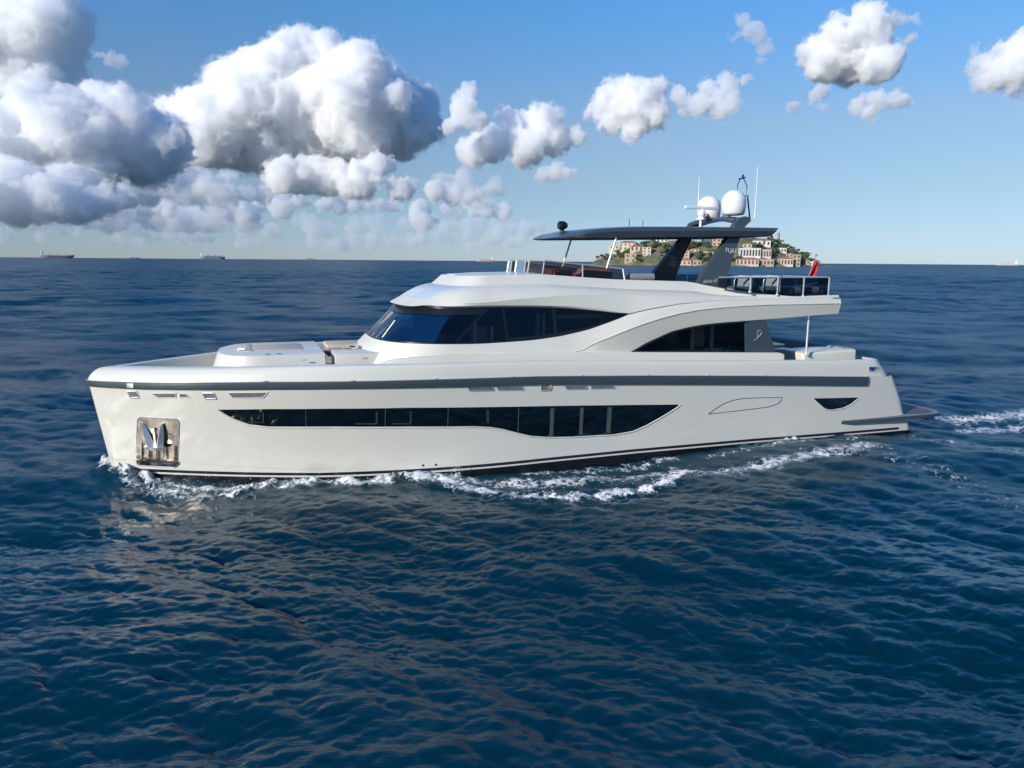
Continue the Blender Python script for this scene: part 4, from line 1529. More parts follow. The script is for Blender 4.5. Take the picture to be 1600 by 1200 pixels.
# ================================================================== CLOUDS (real vapour: even density inside a billowed skin)
def vnoise(n, cells, rng):
    g = (rng.random([int(c) + 2 for c in cells]) * 2 - 1).astype(np.float32)
    for d in range(3):
        x = np.linspace(0, cells[d], n[d], endpoint=False)
        i = x.astype(int)
        f = (x - i).astype(np.float32)
        f = f * f * (3 - 2 * f)
        sh = [1, 1, 1]
        sh[d] = -1
        f = f.reshape(sh)
        g = np.take(g, i, axis=d) * (1 - f) + np.take(g, i + 1, axis=d) * f
    return g

def surface_nets(F, org, h):
    s = F > 0
    act = np.zeros([q - 1 for q in F.shape], np.int8)
    cs = [(i, j, k) for i in (0, 1) for j in (0, 1) for k in (0, 1)]
    sl = lambda o: tuple(slice(a, q - 1 + a) for a, q in zip(o, F.shape))
    for o in cs: act += s[sl(o)]
    ii = np.argwhere((act > 0) & (act < 8))
    ids = -np.ones(act.shape, np.int64)
    ids[tuple(ii.T)] = np.arange(len(ii))
    acc = np.zeros((len(ii), 3))
    cnt = np.zeros(len(ii))
    val = [F[tuple((ii + np.array(o)).T)] for o in cs]
    for a in range(8):
        for b in range(a + 1, 8):
            d = np.array(cs[b]) - np.array(cs[a])
            if abs(d).sum() != 1: continue
            m = (val[a] > 0) != (val[b] > 0)
            t = np.where(m, val[a] / np.where(m, val[a] - val[b], 1), 0)
            acc += (np.array(cs[a]) + t[:, None] * d) * m[:, None]
            cnt += m
    V = (ii + acc / cnt[:, None]) * h + org
    Q = []
    for d in range(3):
        e1, e2 = [(1, 2), (2, 0), (0, 1)][d]
        A = [slice(1, -1)] * 3
        A[d] = slice(0, -1)
        B_ = [slice(1, -1)] * 3
        B_[d] = slice(1, None)
        m0, m1 = s[tuple(A)], s[tuple(B_)]
        for mm, fl in ((m0 & ~m1, False), (~m0 & m1, True)):
            e = np.argwhere(mm) + 1
            e[:, d] -= 1
            q = []
            for o1, o2 in ((-1, -1), (0, -1), (0, 0), (-1, 0)):
                k = e.copy()
                k[:, e1] += o1
                k[:, e2] += o2
                q.append(ids[k[:, 0], k[:, 1], k[:, 2]])
            q = np.stack(q, 1)
            Q.append(q[:, ::-1] if fl else q)
    return V, np.concatenate(Q)

def vapour(dens):
    m = bpy.data.materials.new('cloud_vapour')
    m.use_nodes = True
    t = m.node_tree
    t.nodes.remove(t.nodes['Principled BSDF'])
    v = t.nodes.new('ShaderNodeVolumeScatter')
    v.inputs['Density'].default_value = dens
    v.inputs['Color'].default_value = (.99, .992, .995, 1)
    v.inputs['Anisotropy'].default_value = 0.0
    t.links.new(v.outputs[0], t.nodes['Material Output'].inputs['Volume'])
    return m

DEG = PI / 180
def sky_at(az, el, d):
    return np.array([d * math.sin(az * DEG), d * math.cos(az * DEG), 6 + d * math.tan(el * DEG)])

CLOUD_K = 0.62
def cloud(puffs, d, seed, dens, label, group='cumulus clouds', h_deg=.055, ragged=1.2, flat=None, child=True, name='cloud'):
    """puffs: (bearing, elevation, radius) in degrees seen from the sea; d: distance in metres"""
    rng = np.random.default_rng(seed)
    k = d * DEG
    cs, rs = [], []
    for az, el, r in puffs:
        c = sky_at(az, el, d + rng.uniform(-.6, .6) * r * k)
        cs.append(c); rs.append(r * k)
        if not child: continue
        for _ in range(9):                      # smaller billows budding from each puff, mostly upward
            v = rng.normal(0, 1, 3); v /= np.linalg.norm(v)
            v[2] = abs(v[2]) * .9 - .1
            q = rng.uniform(.22, .6)
            cs.append(c + v * r * k * rng.uniform(.7, 1.1)); rs.append(r * k * q)
    cs, rs = np.array(cs), np.array(rs)
    h = h_deg * k
    lo = (cs - rs[:, None] * 1.25).min(0) - 3 * h
    hi = (cs + rs[:, None] * 1.25).max(0) + 3 * h
    n = np.ceil((hi - lo) / h).astype(int)
    ax = [(lo[i] + np.arange(n[i]) * h).astype(np.float32) for i in range(3)]
    F = np.full(n, -3.0, np.float32)            # signed depth in degrees
    for c, r in zip(cs, rs):
        w = [slice(max(0, int((c[i] - 1.6 * r - lo[i]) / h)), min(n[i], int((c[i] + 1.6 * r - lo[i]) / h) + 2)) for i in range(3)]
        dd = np.sqrt(((ax[0][w[0]] - c[0]) ** 2)[:, None, None] + ((ax[1][w[1]] - c[1]) ** 2)[None, :, None] + ((ax[2][w[2]] - c[2]) ** 2)[None, None, :])
        F[tuple(w)] = np.maximum(F[tuple(w)], ((r - dd) / k).astype(np.float32))
    size = n * h / k
    sc_ = min(1.0, max(.28, max(p[2] for p in puffs) / 2.2))
    amp = .36 * ragged * sc_ ** .55
    for L in (2.2, 1.15, .62, .36, .21, .12):
        L *= sc_ ** .7
        if L < 1.3 * h_deg: continue
        v = vnoise(n, np.maximum(1, size / L), rng)
        F += amp * (v * .9 if L > 1.5 * sc_ else (.34 - np.abs(v) * 1.5 if L > .2 * sc_ else v * .9))
        amp *= .78
    zb_ = None
    if flat is not None:                        # level, slightly ragged base
        zb_ = 6 + d * math.tan(flat * DEG)
        fb = ((ax[2] - zb_) / k).astype(np.float32)[None, None, :] + .5 * vnoise(n, np.maximum(1, size / 1.1), rng) + .25 * vnoise(n, np.maximum(1, size / .4), rng)
        F = np.minimum(F, fb)
    F2 = F + .24 * sc_ - .10 + .44 * sc_ ** .7 * vnoise(n, np.maximum(1, size / (.34 * sc_)), rng) + .15 * sc_ ** .7 * vnoise(n, np.maximum(1, size / (.15 * sc_)), rng)
    def skin(F, dn, nm):
        for i in range(3):
            sl_ = [slice(None)] * 3
            sl_[i] = 0; F[tuple(sl_)] = -1
            sl_[i] = -1; F[tuple(sl_)] = -1
        V, Q = surface_nets(F, lo, h)
        return fastmesh(nm, V, Q, vapour(dn * CLOUD_K / k))
    o = skin(F, dens, name)
    tag(o, label, 'cloud', group, 'stuff' if name != 'cloud' else None)
    if child:
        skin(F2, dens * .17, 'veil').parent = o
    return o

cloud([(-15.24,13.93,1.99),(-13.8,13.62,1.89),(-16.46,12.87,1.79),(-17.58,11.85,2.29),(-19.8,11.48,1.99),(-20.84,12.2,1.1),(-12.27,12.47,2.39),(-9.64,12.17,2.09),(-8.08,11.51,1.59),(-7.01,10.89,1),(-22.62,10.85,1),(-23.29,9.78,1.3),(-21.51,9.1,2.79),(-18.77,9.27,3.29),(-15.49,9.89,3.99),(-11.65,10.51,3.49),(-8.9,9.96,2.74),(-22.01,7.52,1.79),(-17.97,8.04,2.59),(-13.3,8.57,2.29),(-10.08,8.95,1.99),(-7.27,9.35,1.4)], 8600, 1, 3.9,
      'largest towering white cumulus cloud, left of centre above the bow', flat=[(-18.7,6.41,0.05)][0][1])
cloud([(-31.37,14.75,1.89),(-30.13,14.52,1.79),(-32.02,13.11,2.79),(-30.99,12.54,2.29),(-32.58,11.24,2.99),(-31.52,10.27,2.09),(-29.99,13.76,1.49),(-34.02,12.53,2.49),(-34.38,10.35,2.49),(-33.69,9.17,1.99)], 10500, 2, 3.9,
      'tall white cumulus cloud cut off by the upper left corner of the sky')
cloud([(-30.39,7.99,2.59),(-31.86,7.09,2.79),(-28.23,7.9,2.79),(-26.56,7.63,2.69),(-25.01,7.74,1.99),(-33.28,6.4,2.29),(-28.74,6.02,2.19),(-25.67,6.54,2.19),(-28.09,9.76,1.4),(-27.32,9.16,1.69),(-34.6,6.29,2.49),(-24.05,7.27,1.49)], 6200, 3, 3.3,
      'broad grey-based cumulus bank under the upper left cloud', flat=[(-30.7,4.21,0.05)][0][1])
cloud([(-33.45,4.38,1.79),(-31.79,3.76,1.69),(-29.67,3.53,1.4),(-33.58,2.88,1.49),(-28.35,3.84,1),(-30.66,4.62,1.49),(-26.99,4.19,0.9),(-34.84,3.6,1.99)], 5600, 4, 2.6,
      'flat shaded cumulus bank low at the left edge', flat=[(-32.26,2.29,0.05)][0][1], h_deg=.06)
cloud([(-15.64,5.96,1.4),(-16.98,5.69,1.1),(-13.84,5.8,1.4),(-11.55,5.68,1.59),(-9.8,6.73,1),(-10.6,6.35,1.3),(-8.66,5.21,1.1)], 8000, 5, 3.8,
      'medium cumulus cloud just below the largest one', flat=[(-13.43,4.31,0.05)][0][1], h_deg=.06)
cloud([(-5.99,5.07,0.8),(-4.7,4.81,0.8),(-3.49,4.55,0.5),(-2.53,4.74,0.4)], 7600, 6, 3.0, 'small pale cloud trailing right of the medium cumulus below the largest cloud', h_deg=.04)
cloud([(-3.24,12.07,0.65),(-3.86,10.97,0.95),(-3.1,10.19,0.85),(-4.14,10.09,0.7),(-4.91,9.63,0.6)], 6000, 7, 3.2, 'small upright cloud plume right of the largest cumulus', h_deg=.045)
cloud([(-0.72,10.49,0.75),(-0.05,10.05,0.9),(2.13,10.59,1.1),(1.38,10.06,1),(-1.57,8.57,1.4),(-2.91,8.05,1.2),(0.83,8.36,1.59),(3.21,8.81,1.1),(4.63,9.08,0.65),(1.77,9.17,1.3)], 6300, 8, 3.6,
      'grey-based cumulus cloud between the largest cloud and the hardtop searchlight', flat=[(0.84,6.63,0.05)][0][1], h_deg=.06)
cloud([(3.16,6.45,0.65),(3.97,6.5,0.5),(2.29,6.31,0.5),(4.6,6.45,0.35)], 5600, 9, 2.6, 'tiny puff of cloud above the searchlight', h_deg=.045)
cloud([(7.85,11.84,1.3),(6.71,10.99,1),(9.79,11.79,1.2),(8.82,10.74,1.59),(10.58,10.48,1),(7.35,10.02,0.9),(8.62,9.56,0.9)], 6400, 10, 3.8, 'round white cumulus cloud above the radar mast, left half of a pair', ragged=1.6, h_deg=.06)
cloud([(11.99,11.72,0.65),(13.45,11.16,0.85),(14.71,10.98,0.75),(15.8,11.14,0.55),(15.5,12.57,0.65),(13.76,12.24,0.55),(16.59,12.59,0.4),(12.7,10.93,0.5)], 5200, 11, 2.8, 'thin trailing cloud joined to the round cloud above the radar mast', ragged=1.9, h_deg=.045)
cloud([(22.47,14.61,1.4),(20.99,13.96,1.1),(24.31,14.95,1.4),(25.04,15.31,0.8),(23.35,13.37,1.79),(21.77,13.2,1.3),(24.87,12.93,1.3),(25.9,13.36,0.7)], 6400, 12, 4.6, 'bright plump cumulus cloud high on the right', h_deg=.06)
cloud([(26.24,15.32,0.5),(27.16,15.36,0.4),(26.64,14.18,0.4),(27.71,15.29,0.25)], 5400, 13, 2.5, 'thin wisp of cloud right of the bright plump cumulus', ragged=1.5, h_deg=.04)
cloud([(21.5,11.39,0.6),(19.9,10.68,0.45),(21.81,10.48,0.45),(21.05,10.85,0.3)], 4600, 14, 2.4, 'two faint puffs hanging below the bright plump cumulus', ragged=1.3, h_deg=.04)
cloud([(24.06,10.45,0.6),(25.14,10.57,0.75),(26.14,10.57,0.65),(24.79,10.07,0.55),(26.74,10.52,0.35)], 4300, 15, 3.2, 'small flat cloud below the bright plump cumulus', ragged=1.7, h_deg=.04)
cloud([(30.8,12.45,0.8),(31.78,12.84,0.8),(32.86,12.55,1.3),(31.78,11.53,1),(32.96,11.61,1.3),(32.02,11.07,0.65),(34.16,11.89,1.49)], 4600, 16, 3.2, 'ragged white cloud at the right edge of the sky', ragged=1.8, h_deg=.045)
cloud([(16.07,16.17,0.5),(17.06,15.44,0.65),(17.8,14.44,0.55),(15.77,15.45,0.35),(17.59,13.7,0.3)], 4600, 17, 1.6, 'faint veil of cloud high above the radar mast', ragged=1.5, h_deg=.045)
cloud([(-28.22,12.82,0.3),(-27.58,12.6,0.45),(-26.78,12.39,0.4)], 5000, 18, 1.6, 'thin wisp of cloud right of the tall upper left cumulus', ragged=1.5, h_deg=.04)
# far bands of small clouds low over the horizon
rng = np.random.default_rng(21)
def band(n, x0, x1, y0, y1, r0, r1):
    out = []
    for _ in range(n):
        px, py = rng.uniform(x0, x1), rng.uniform(y0, y1)
        for j in range(rng.integers(2, 6)):
            r = rng.uniform(r0, r1)
            out.append(((math.degrees(math.atan2(px + j * r * 1.1 - 800, 1150)), math.degrees(math.atan2(407 - py + rng.uniform(0, .6) * r, 1180)), r / 1150 * 57.3)))
    return out
cloud(band(24, -20, 400, 285, 335, 10, 22), 15000, 26, 2.2, 'broken row of small cumulus under the upper left cloud bank', h_deg=.055, child=False, name='far_clouds', ragged=1.5)
cloud(band(9, 400, 790, 285, 325, 7, 16), 16000, 27, 1.7, 'scattered cloud scraps under the largest cloud', h_deg=.055, child=False, name='far_clouds', ragged=1.6)
cloud(band(30, 180, 770, 320, 348, 5, 14), 20000, 22, 3.0, 'far band of small cumulus puffs low over the sea, left half', h_deg=.045, child=False, name='far_clouds')
cloud(band(34, -40, 420, 330, 362, 9, 20), 24000, 24, 1.6, 'grey layered cloud bank low over the left horizon', h_deg=.055, child=False, name='far_clouds', ragged=1.3)
cloud(band(80, -20, 830, 350, 388, 4, 12), 30000, 23, 1.3, 'hazy farthest band of cloud puffs along the left horizon', h_deg=.05, child=False, name='far_clouds', ragged=1.3)

# ================================================================== ISLAND
ISD = 1400.0
IAZ = [(14.18,-0.04,0.05)][0][0]
ISO = (ISD * math.sin(IAZ * DEG), ISD * math.cos(IAZ * DEG))
PXM = 1.222                                  # metres per pixel column of the photograph at that range
def isx(px): return (px - 1096) * PXM
def isz(py): return (416 - py) * PXM
PROF = [(920, 0), (929, 0), (932, 5), (938, 9), (946, 13), (960, 19), (972, 22), (985, 27), (1000, 34), (1020, 41), (1050, 45), (1080, 49), (1110, 51), (1140, 53), (1165, 54), (1180, 50), (1192, 46), (1205, 39), (1216, 34), (1226, 29), (1238, 20), (1248, 12), (1256, 5), (1262, 1.6), (1296, 1.0), (1300, 0)]
_rng = np.random.default_rng(31)
_bumps = [(_rng.uniform(-220, 220), _rng.uniform(-60, 120), _rng.uniform(8, 30), _rng.uniform(-3.5, 3.5)) for _ in range(70)]
def ih(x, y):
    px = 1096 + x / PXM
    top = ip(px, PROF)
    if top <= 0: return -3.0
    wid = 30 + 1.15 * top
    t = (y + wid) / wid
    if t < 0 or y > wid * 1.6: return -3.0
    s = min(1, t) ** .8 if y < 0 else max(0, 1 - (y / (wid * 1.6)) ** 2)
    z = top * s
    for bx, by, br, bh in _bumps:
        z += bh * math.exp(-((x - bx) ** 2 + (y - by) ** 2) / br ** 2) * min(1, top / 30) * min(1, t * 3)
    return max(z, .9) if 0 <= t else -3
def isy(x, z):
    """depth at which the near slope reaches height z"""
    px = 1096 + x / PXM
    wid = 30 + 1.15 * ip(px, PROF)
    y = -wid
    while y < 0 and ih(x, y) < z: y += 1.0
    return y
isl = empty('island', (ISO[0], ISO[1], 0), -IAZ * DEG)
def imat(name, c1, c2, scale):
    m = mat(name, c1, .9)
    t = m.node_tree
    tc = t.nodes.new('ShaderNodeTexCoord')
    n = t.nodes.new('ShaderNodeTexNoise')
    n.inputs['Scale'].default_value = scale
    n.inputs['Detail'].default_value = 8
    n.inputs['Roughness'].default_value = .7
    r = t.nodes.new('ShaderNodeValToRGB')
    r.color_ramp.elements[0].position = .42
    r.color_ramp.elements[1].position = .58
    r.color_ramp.elements[0].color = (*c1, 1)
    r.color_ramp.elements[1].color = (*c2, 1)
    t.links.new(tc.outputs['Object'], n.inputs['Vector'])
    t.links.new(n.outputs['Fac'], r.inputs['Fac'])
    t.links.new(r.outputs['Color'], t.nodes['Principled BSDF'].inputs['Base Color'])
    return m
M['hill'] = imat('island_scrub', (.085, .105, .045), (.20, .165, .11), .06)
xs = np.arange(-216, 256, 3.0)
ys = np.arange(-96, 150, 3.0)
V = [(x, y, ih(x, y)) for x in xs for y in ys]
ni, nj = len(xs), len(ys)
ii = np.arange(ni * nj).reshape(ni, nj)
Qi = np.stack([ii[:-1, :-1], ii[1:, :-1], ii[1:, 1:], ii[:-1, 1:]], -1).reshape(-1, 4)
bpy.data.objects.remove(isl)
isl = fastmesh('island_terrain', V, Qi, 'hill')
isl.location = (ISO[0], ISO[1], 0)
isl.rotation_euler = (0, 0, -IAZ * DEG)
tag(isl, 'rocky green island hill behind the yacht', kind='structure')
IM = Matrix.Translation((ISO[0], ISO[1], 0)) @ Matrix.Rotation(-IAZ * DEG, 4, 'Z')

for nme, c in dict(cream=(.60, .51, .39), white=(.68, .67, .64), tan=(.42, .35, .26), orange=(.52, .36, .24), pink=(.56, .43, .36), greyw=(.42, .44, .45), bluew=(.10, .16, .21), brick=(.38, .25, .19)).items():
    M['w_' + nme] = mat(nme + '_render', c, .85, var=.12, vscale=.25)
M['tile'] = mat('terracotta_tile', (.34, .16, .11), .8, var=.25, vscale=.4)
M['flatroof'] = mat('pale_flat_roof', (.42, .38, .33), .85, var=.1)
M['pane'] = mat('dark_window_pane', (.085, .085, .085), .3, var=.1)
M['leaf'] = mat('island_foliage', (.10, .15, .05), .85, var=.5, vscale=.35)
M['leaf2'] = mat('dark_island_foliage', (.065, .10, .04), .85, var=.5, vscale=.35)
M['bark'] = mat('tree_bark', (.07, .05, .035), .9, var=.2)

def ibox(bm, x0, x1, y0, y1, z0, z1):
    vs = [bm.verts.new(p) for p in ((x0, y0, z0), (x1, y0, z0), (x1, y1, z0), (x0, y1, z0), (x0, y0, z1), (x1, y0, z1), (x1, y1, z1), (x0, y1, z1))]
    for f in ((0, 3, 2, 1), (4, 5, 6, 7), (0, 1, 5, 4), (1, 2, 6, 5), (2, 3, 7, 6), (3, 0, 4, 7)):
        bm.faces.new([vs[i] for i in f])

def house(px0, px1, py0, py1, wall, roof, label, cols=3, rows=2, arch=False, name='house', dy=0.0, cat='house'):
    """a house whose front covers the given span; own wall, roof and windows"""
    w, hgt = (px1 - px0) * PXM, (py1 - py0) * PXM
    xc, zb_ = isx((px0 + px1) / 2), max(isz(py1), 1.0)
    y = isy(xc, zb_) + dy
    dep = min(max(w * .7, 6), 16)
    zt = zb_ + hgt
    rh = 0 if roof is None else min(hgt * .28, 3.2)
    o = empty(name, IM @ Vector((xc, y, zb_)), -IAZ * DEG + random.Random(int(px0)).uniform(-.16, .16))
    tag(o, label, cat, 'houses on the island')
    bm = BM()
    ibox(bm, -w / 2, w / 2, 0, dep, -9, hgt - rh)
    ibox(bm, -w * .30, w * .12, dep * .3, dep + .3, -9, hgt - rh + (.9 if roof else .6))
    finish('wall', bm, 'w_' + wall, o, 0)
    bm = BM()
    e = .7
    if roof == 'tile':
        zz = hgt - rh
        a = [bm.verts.new(p) for p in ((-w / 2 - e, -e, zz + .05), (w / 2 + e, -e, zz + .05), (w / 2 + e, dep + e, zz + .05), (-w / 2 - e, dep + e, zz + .05))]
        k = min(dep / 2, w * .3)
        r1, r2 = bm.verts.new((-w / 2 + k, dep / 2, hgt + .6)), bm.verts.new((w / 2 - k, dep / 2, hgt + .6))
        for f in ((a[0], a[1], r2, r1), (a[2], a[3], r1, r2), (a[1], a[2], r2), (a[3], a[0], r1), (a[3], a[2], a[1], a[0])):
            bm.faces.new(f)
        finish('roof', bm, 'tile', o, 0)
    else:
        ibox(bm, -w / 2 - .3, w / 2 + .3, -.3, dep + .3, hgt, hgt + .5)
        finish('roof', bm, 'flatroof', o, 0)
    wz = (hgt - rh) / rows
    for r in range(rows):
        for c in range(cols):
            cx = -w / 2 + w * (c + .5) / cols
            ww = min(w / cols * (.30 if arch else .26), 1.6)
            z0, z1 = wz * (r + .25), wz * (r + .78)
            bm = BM()
            pts = [(cx - ww, z0), (cx + ww, z0), (cx + ww, z1)]
            if arch: pts += [(cx + ww * math.cos(a), z1 + ww * math.sin(a)) for a in frange(.5, PI - .5, 4)]
            pts += [(cx - ww, z1)]
            A = [bm.verts.new((p[0], -.08, p[1])) for p in pts]
            B2 = [bm.verts.new((p[0], .3, p[1])) for p in pts]
            bm.faces.new(A)
            for i in range(len(pts)):
                j = (i + 1) % len(pts)
                bm.faces.new((A[i], B2[i], B2[j], A[j]))
            finish('window', bm, 'pane', o, 0)
    return o
PAIRS = False
house(958, 974, 386, 399, 'cream', None, 'flat-roofed cream house stepping down the left end of the island', 2, 2)
house(973, 999, 380, 393, 'cream', 'tile', 'long cream house with terracotta roof highest on the island\'s left slope', 4, 2)
house(992, 1011, 386, 396, 'cream', 'tile', 'cream house with arched door just below the long house on the left slope', 3, 1, True)
house(1012, 1024, 390, 402, 'cream', None, 'narrow cream house beside the far mast leg', 2, 3)
house(1018, 1046, 372.5, 382, 'white', 'tile', 'white hilltop villa seen under the hardtop left of the far mast leg', 5, 1)
house(987, 1004, 399, 412, 'tan', None, 'tan ruined-looking building low on the left shore', 2, 2)
house(1054, 1062, 394, 408, 'orange', None, 'slim orange tower house right of the far mast leg', 1, 3)
house(1063, 1071, 397, 409, 'tan', None, 'brown house between two orange tower houses', 2, 2)
house(1071, 1079, 395, 408, 'orange', None, 'orange tower house nearest the middle of the shore', 1, 3)
house(1046, 1064, 408.5, 415.5, 'cream', None, 'low cream quay building below the slim orange tower', 4, 1)
house(1064, 1082, 406, 415.5, 'pink', 'tile', 'pink quay house with red roof in the middle of the shore', 3, 1)
house(1084, 1096, 409, 415.5, 'tan', None, 'small tan quay building left of the near mast leg', 2, 1)
house(1071, 1082, 372, 383, 'white', None, 'white hilltop block of flats right of the far mast leg', 3, 3)
house(1083, 1095, 372, 384, 'greyw', None, 'grey hilltop block of flats beside the white one', 4, 3)
house(1097, 1110, 372, 384, 'bluew', None, 'dark blue glass-fronted building on the hilltop', 3, 2)
house(1110, 1122, 374, 387, 'orange', 'tile', 'orange building left of the near mast leg on the hilltop', 2, 2)
house(1080, 1092, 391, 396, 'cream', 'tile', 'small cottage among the trees in the middle of the hillside', 2, 1)
house(1098, 1112, 396, 401, 'pink', None, 'low pink cottage in the bushes left of the near mast leg', 3, 1)
house(1166, 1190, 377, 388, 'white', 'tile', 'white villa with red roof at the top right of the hill', 4, 1)
house(1152, 1164, 383, 390, 'cream', 'tile', 'cream cottage tucked right of the mast leg above the arcaded hall', 2, 1)
house(1147, 1175, 391, 405, 'white', None, 'large white hall with a row of tall arches right of the mast leg', 7, 1, True)
house(1175, 1189, 393, 405, 'pink', None, 'pinkish arcaded wing right of the large white hall', 4, 1, True)
house(1142, 1172, 404.5, 415.5, 'pink', 'tile', 'long red-roofed arcaded quay house under the white hall', 6, 1, True)
house(1173, 1192, 407, 415.5, 'tan', None, 'tan quay terrace right of the red-roofed quay house', 4, 1)
house(1198, 1218, 403, 415.5, 'cream', 'tile', 'cream colonnaded house on the right shore', 5, 1, True)
house(1218, 1228, 400, 415.5, 'tan', None, 'tall tan house joined to the colonnaded house on the right shore', 2, 3)
house(1200, 1212, 390, 397, 'white', None, 'white flat-roofed house on the right slope under the chimney tower', 3, 1)
house(1211, 1220, 397, 403, 'pink', 'tile', 'small pink house above the colonnaded house', 2, 1)
house(1234, 1242, 405, 413, 'pink', 'tile', 'small pink cottage near the right tip of the island', 2, 1)
house(1242, 1249, 409, 415.5, 'white', None, 'little white boathouse at the right tip of the island', 2, 1)

tw = empty('brick_tower', IM @ Vector((isx(1202.5), 4, isz(386))), -IAZ * DEG)
tag(tw, 'tall brick chimney tower standing on the island\'s right slope', 'tower')
bm = BM()
rings = []
for r_, z in ((2.6, -8), (2.5, 6), (2.2, 19), (2.7, 19.2), (2.7, 20.4)):
    rings.append([bm.verts.new((r_ * math.cos(2 * PI * k / 10), r_ * math.sin(2 * PI * k / 10), z)) for k in range(10)])
for a, b in zip(rings[:-1], rings[1:]):
    for k in range(10): bm.faces.new((a[k], a[(k + 1) % 10], b[(k + 1) % 10], b[k]))
bm.faces.new(rings[-1])
finish('shaft', bm, 'w_brick', tw, 40)
bm = BM()
bmesh.ops.create_cone(bm, segments=10, radius1=2.9, radius2=.6, depth=2.0, matrix=Matrix.Translation((0, 0, 21.4)))
finish('cap', bm, 'tile', tw, 40)

# trees: a few moulds, then copies
def make_tree(seed, h, w, m):
    rg = np.random.default_rng(seed)
    o = empty('hillside_tree')
    bm = BM()
    tube(bm, [(0, 0, -1.5), (.15, .1, h * .35), (0, 0, h * .7)], [.32, .24, .08], 7)
    for k in range(4):
        a = k * 1.6 + rg.random()
        tube(bm, [(.1, 0, h * .3), (math.cos(a) * w * .3, math.sin(a) * w * .3, h * .55)], [.14, .05], 5)
    finish('trunk', bm, 'bark', o, 60)
    bm = BM()
    lob = [(rg.normal(0, w * .22), rg.normal(0, w * .22), h * rg.uniform(.45, .85), w * rg.uniform(.2, .36)) for _ in range(9)]
    for cx, cy, cz, cr in lob:
        for _ in range(42):
            d = rg.normal(0, 1, 3)
            d /= np.linalg.norm(d)
            p = np.array([cx, cy, cz]) + d * cr * rg.uniform(.6, 1.08) * np.array([1, 1, .8])
            s = rg.uniform(.25, .62)
            q = Matrix.Translation(p) @ Euler(rg.random(3) * 6.3).to_matrix().to_4x4()
            bm.faces.new([bm.verts.new(q @ Vector(c)) for c in ((-s, -s * .6, 0), (s, -s * .5, .1), (s * .8, s * .6, 0), (-s * .7, s * .6, .12))])
    finish('crown', bm, m, o, 0, False)
    return o
moulds = [make_tree(1, 8, 7.5, 'leaf'), make_tree(2, 6, 7, 'leaf2'), make_tree(3, 10, 6, 'leaf'), make_tree(4, 5, 8, 'leaf2')]
rg = np.random.default_rng(41)
spots = []
for x0, x1, y0, y1, n in ((966, 990, 397, 406, 14), (1000, 1032, 382, 392, 22), (1062, 1104, 384, 394, 26), (1086, 1112, 399, 412, 18), (1030, 1050, 384, 404, 12), (1172, 1198, 394, 403, 14), (1166, 1184, 386, 392, 7),
                          (1190, 1226, 380, 398, 26), (1222, 1246, 391, 408, 20), (940, 962, 400, 410, 8), (1186, 1200, 374, 381, 6), (1004, 1018, 377, 381, 6), (1120, 1150, 388, 412, 14), (1228, 1256, 404, 414, 9), (1000, 1012, 403, 413, 5)):
    for _ in range(n): spots.append((rg.uniform(x0, x1), rg.uniform(y0, y1)))
for i, (px, py) in enumerate(spots):
    src = moulds[i % 4]
    t_ = src if i < 4 else copy_tree(src)
    x = isx(px)
    y = isy(x, isz(py))
    t_.location = IM @ Vector((x, y, ih(x, y)))
    s = rg.uniform(.6, 1.25)
    t_.scale = (s, s, s * rg.uniform(.8, 1.1))
    t_.rotation_euler = (0, 0, rg.random() * 6.3)
    tag(t_, ('leafy mid green tree on the island hillside' if i % 2 == 0 else 'low dark green tree on the island hillside'), 'tree', 'trees on the island')

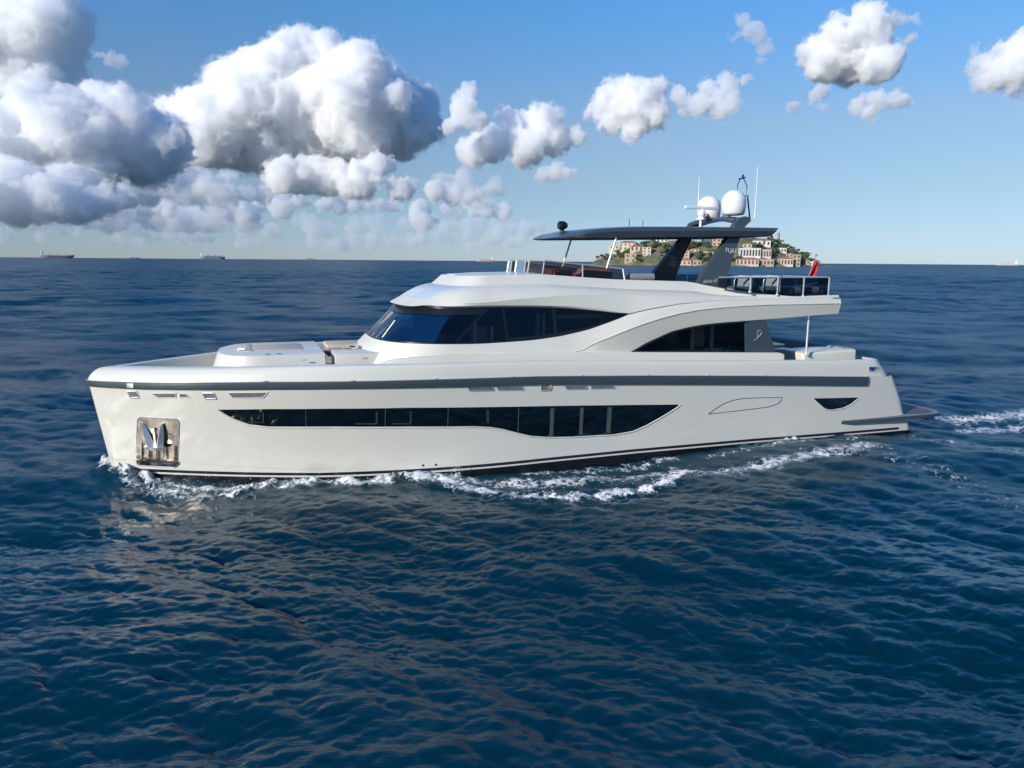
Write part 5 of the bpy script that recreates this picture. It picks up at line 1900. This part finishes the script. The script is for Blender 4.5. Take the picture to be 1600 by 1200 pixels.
# ================================================================== SHIPS ON THE HORIZON
def ship_at(az, d): return (d * math.sin(az * DEG), d * math.cos(az * DEG), 0)
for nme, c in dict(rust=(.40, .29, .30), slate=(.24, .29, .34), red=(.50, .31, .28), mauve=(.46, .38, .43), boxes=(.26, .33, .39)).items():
    M['s_' + nme] = mat(nme + '_hazed_ship_paint', c, .7, var=.2, vscale=.02)  # distance haze is put into these paler hull and deck colours
def cargo_ship(px0, px1, d, hm, dm, kind, flip, label):
    az = math.degrees(math.atan2((px0 + px1) / 2 - 800, 1166))
    k = d / 1166 * math.cos(az * DEG) ** -1 * .985
    L = (px1 - px0) * k
    o = empty('cargo_ship', ship_at(az, d), -az * DEG + (PI if flip else 0) + .08)
    tag(o, label, 'ship', 'ships on the horizon')
    Wd = L * .15
    H = L * .085
    bm = BM()
    st = [(-.5, .75), (-.47, .95), (-.3, 1), (.3, 1), (.42, .7), (.5, .04)]
    rows = [[(s * L - (0.03 * L if s > .4 and z < H * .5 else 0), w * Wd / 2, z) for s, w in st] for z in (-6, H * .35, H * .8, H * (1.02))]
    for sgn in (1, -1): grid(bm, [[(a, b * sgn, c + (H * .25 if a > L * .4 and c > H else 0)) for a, b, c in r] for r in rows])
    grid(bm, [rows[-1], mirrored(rows[-1])])
    e = [r[0] for r in rows]
    grid(bm, [e, mirrored(e)])
    clean(bm)
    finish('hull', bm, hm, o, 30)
    bm = BM()
    for j, (w_, z0, z1) in enumerate(((.10, 1.0, 1.7), (.085, 1.7, 2.3), (.07, 2.3, 2.7))):
        box(bm, (-L * .40, 0, H * (z0 + z1) / 2), (L * w_, Wd * .8, H * (z1 - z0)))
    box(bm, (-L * .445, 0, H * 2.2), (L * .03, Wd * .25, H * 1.2))
    tube(bm, [(-L * .39, 0, H * 2.7), (-L * .39, 0, H * 3.4)], L * .004, 6)
    finish('bridge_house', bm, 'white', o, 0)
    if kind == 'boxes':
        for j in range(9):
            bm = BM()
            hh = H * (.55 + .35 * ((j * 7) % 3) / 2)
            box(bm, (-L * .31 + j * L * .082, 0, H + hh / 2), (L * .074, Wd * .92, hh))
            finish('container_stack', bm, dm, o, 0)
    elif kind == 'hatches':
        for j in range(6):
            bm = BM()
            box(bm, (-L * .27 + j * L * .115, 0, H * 1.06), (L * .085, Wd * .7, H * .16))
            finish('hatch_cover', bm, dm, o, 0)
        for j in range(3):
            bm = BM()
            tube(bm, [(-L * .2 + j * L * .23, 0, H), (-L * .2 + j * L * .23, 0, H * 1.9)], L * .006, 6)
            tube(bm, [(-L * .2 + j * L * .23, 0, H * 1.8), (-L * .12 + j * L * .23, 0, H * 1.35)], L * .004, 6)
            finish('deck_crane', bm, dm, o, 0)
    else:
        bm = BM()
        tube(bm, [(-L * .33, 0, H * 1.15), (L * .4, 0, H * 1.2)], L * .006, 6)
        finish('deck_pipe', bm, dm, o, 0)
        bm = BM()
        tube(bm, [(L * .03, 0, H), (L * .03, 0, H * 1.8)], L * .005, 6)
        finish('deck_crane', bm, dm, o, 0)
    return o
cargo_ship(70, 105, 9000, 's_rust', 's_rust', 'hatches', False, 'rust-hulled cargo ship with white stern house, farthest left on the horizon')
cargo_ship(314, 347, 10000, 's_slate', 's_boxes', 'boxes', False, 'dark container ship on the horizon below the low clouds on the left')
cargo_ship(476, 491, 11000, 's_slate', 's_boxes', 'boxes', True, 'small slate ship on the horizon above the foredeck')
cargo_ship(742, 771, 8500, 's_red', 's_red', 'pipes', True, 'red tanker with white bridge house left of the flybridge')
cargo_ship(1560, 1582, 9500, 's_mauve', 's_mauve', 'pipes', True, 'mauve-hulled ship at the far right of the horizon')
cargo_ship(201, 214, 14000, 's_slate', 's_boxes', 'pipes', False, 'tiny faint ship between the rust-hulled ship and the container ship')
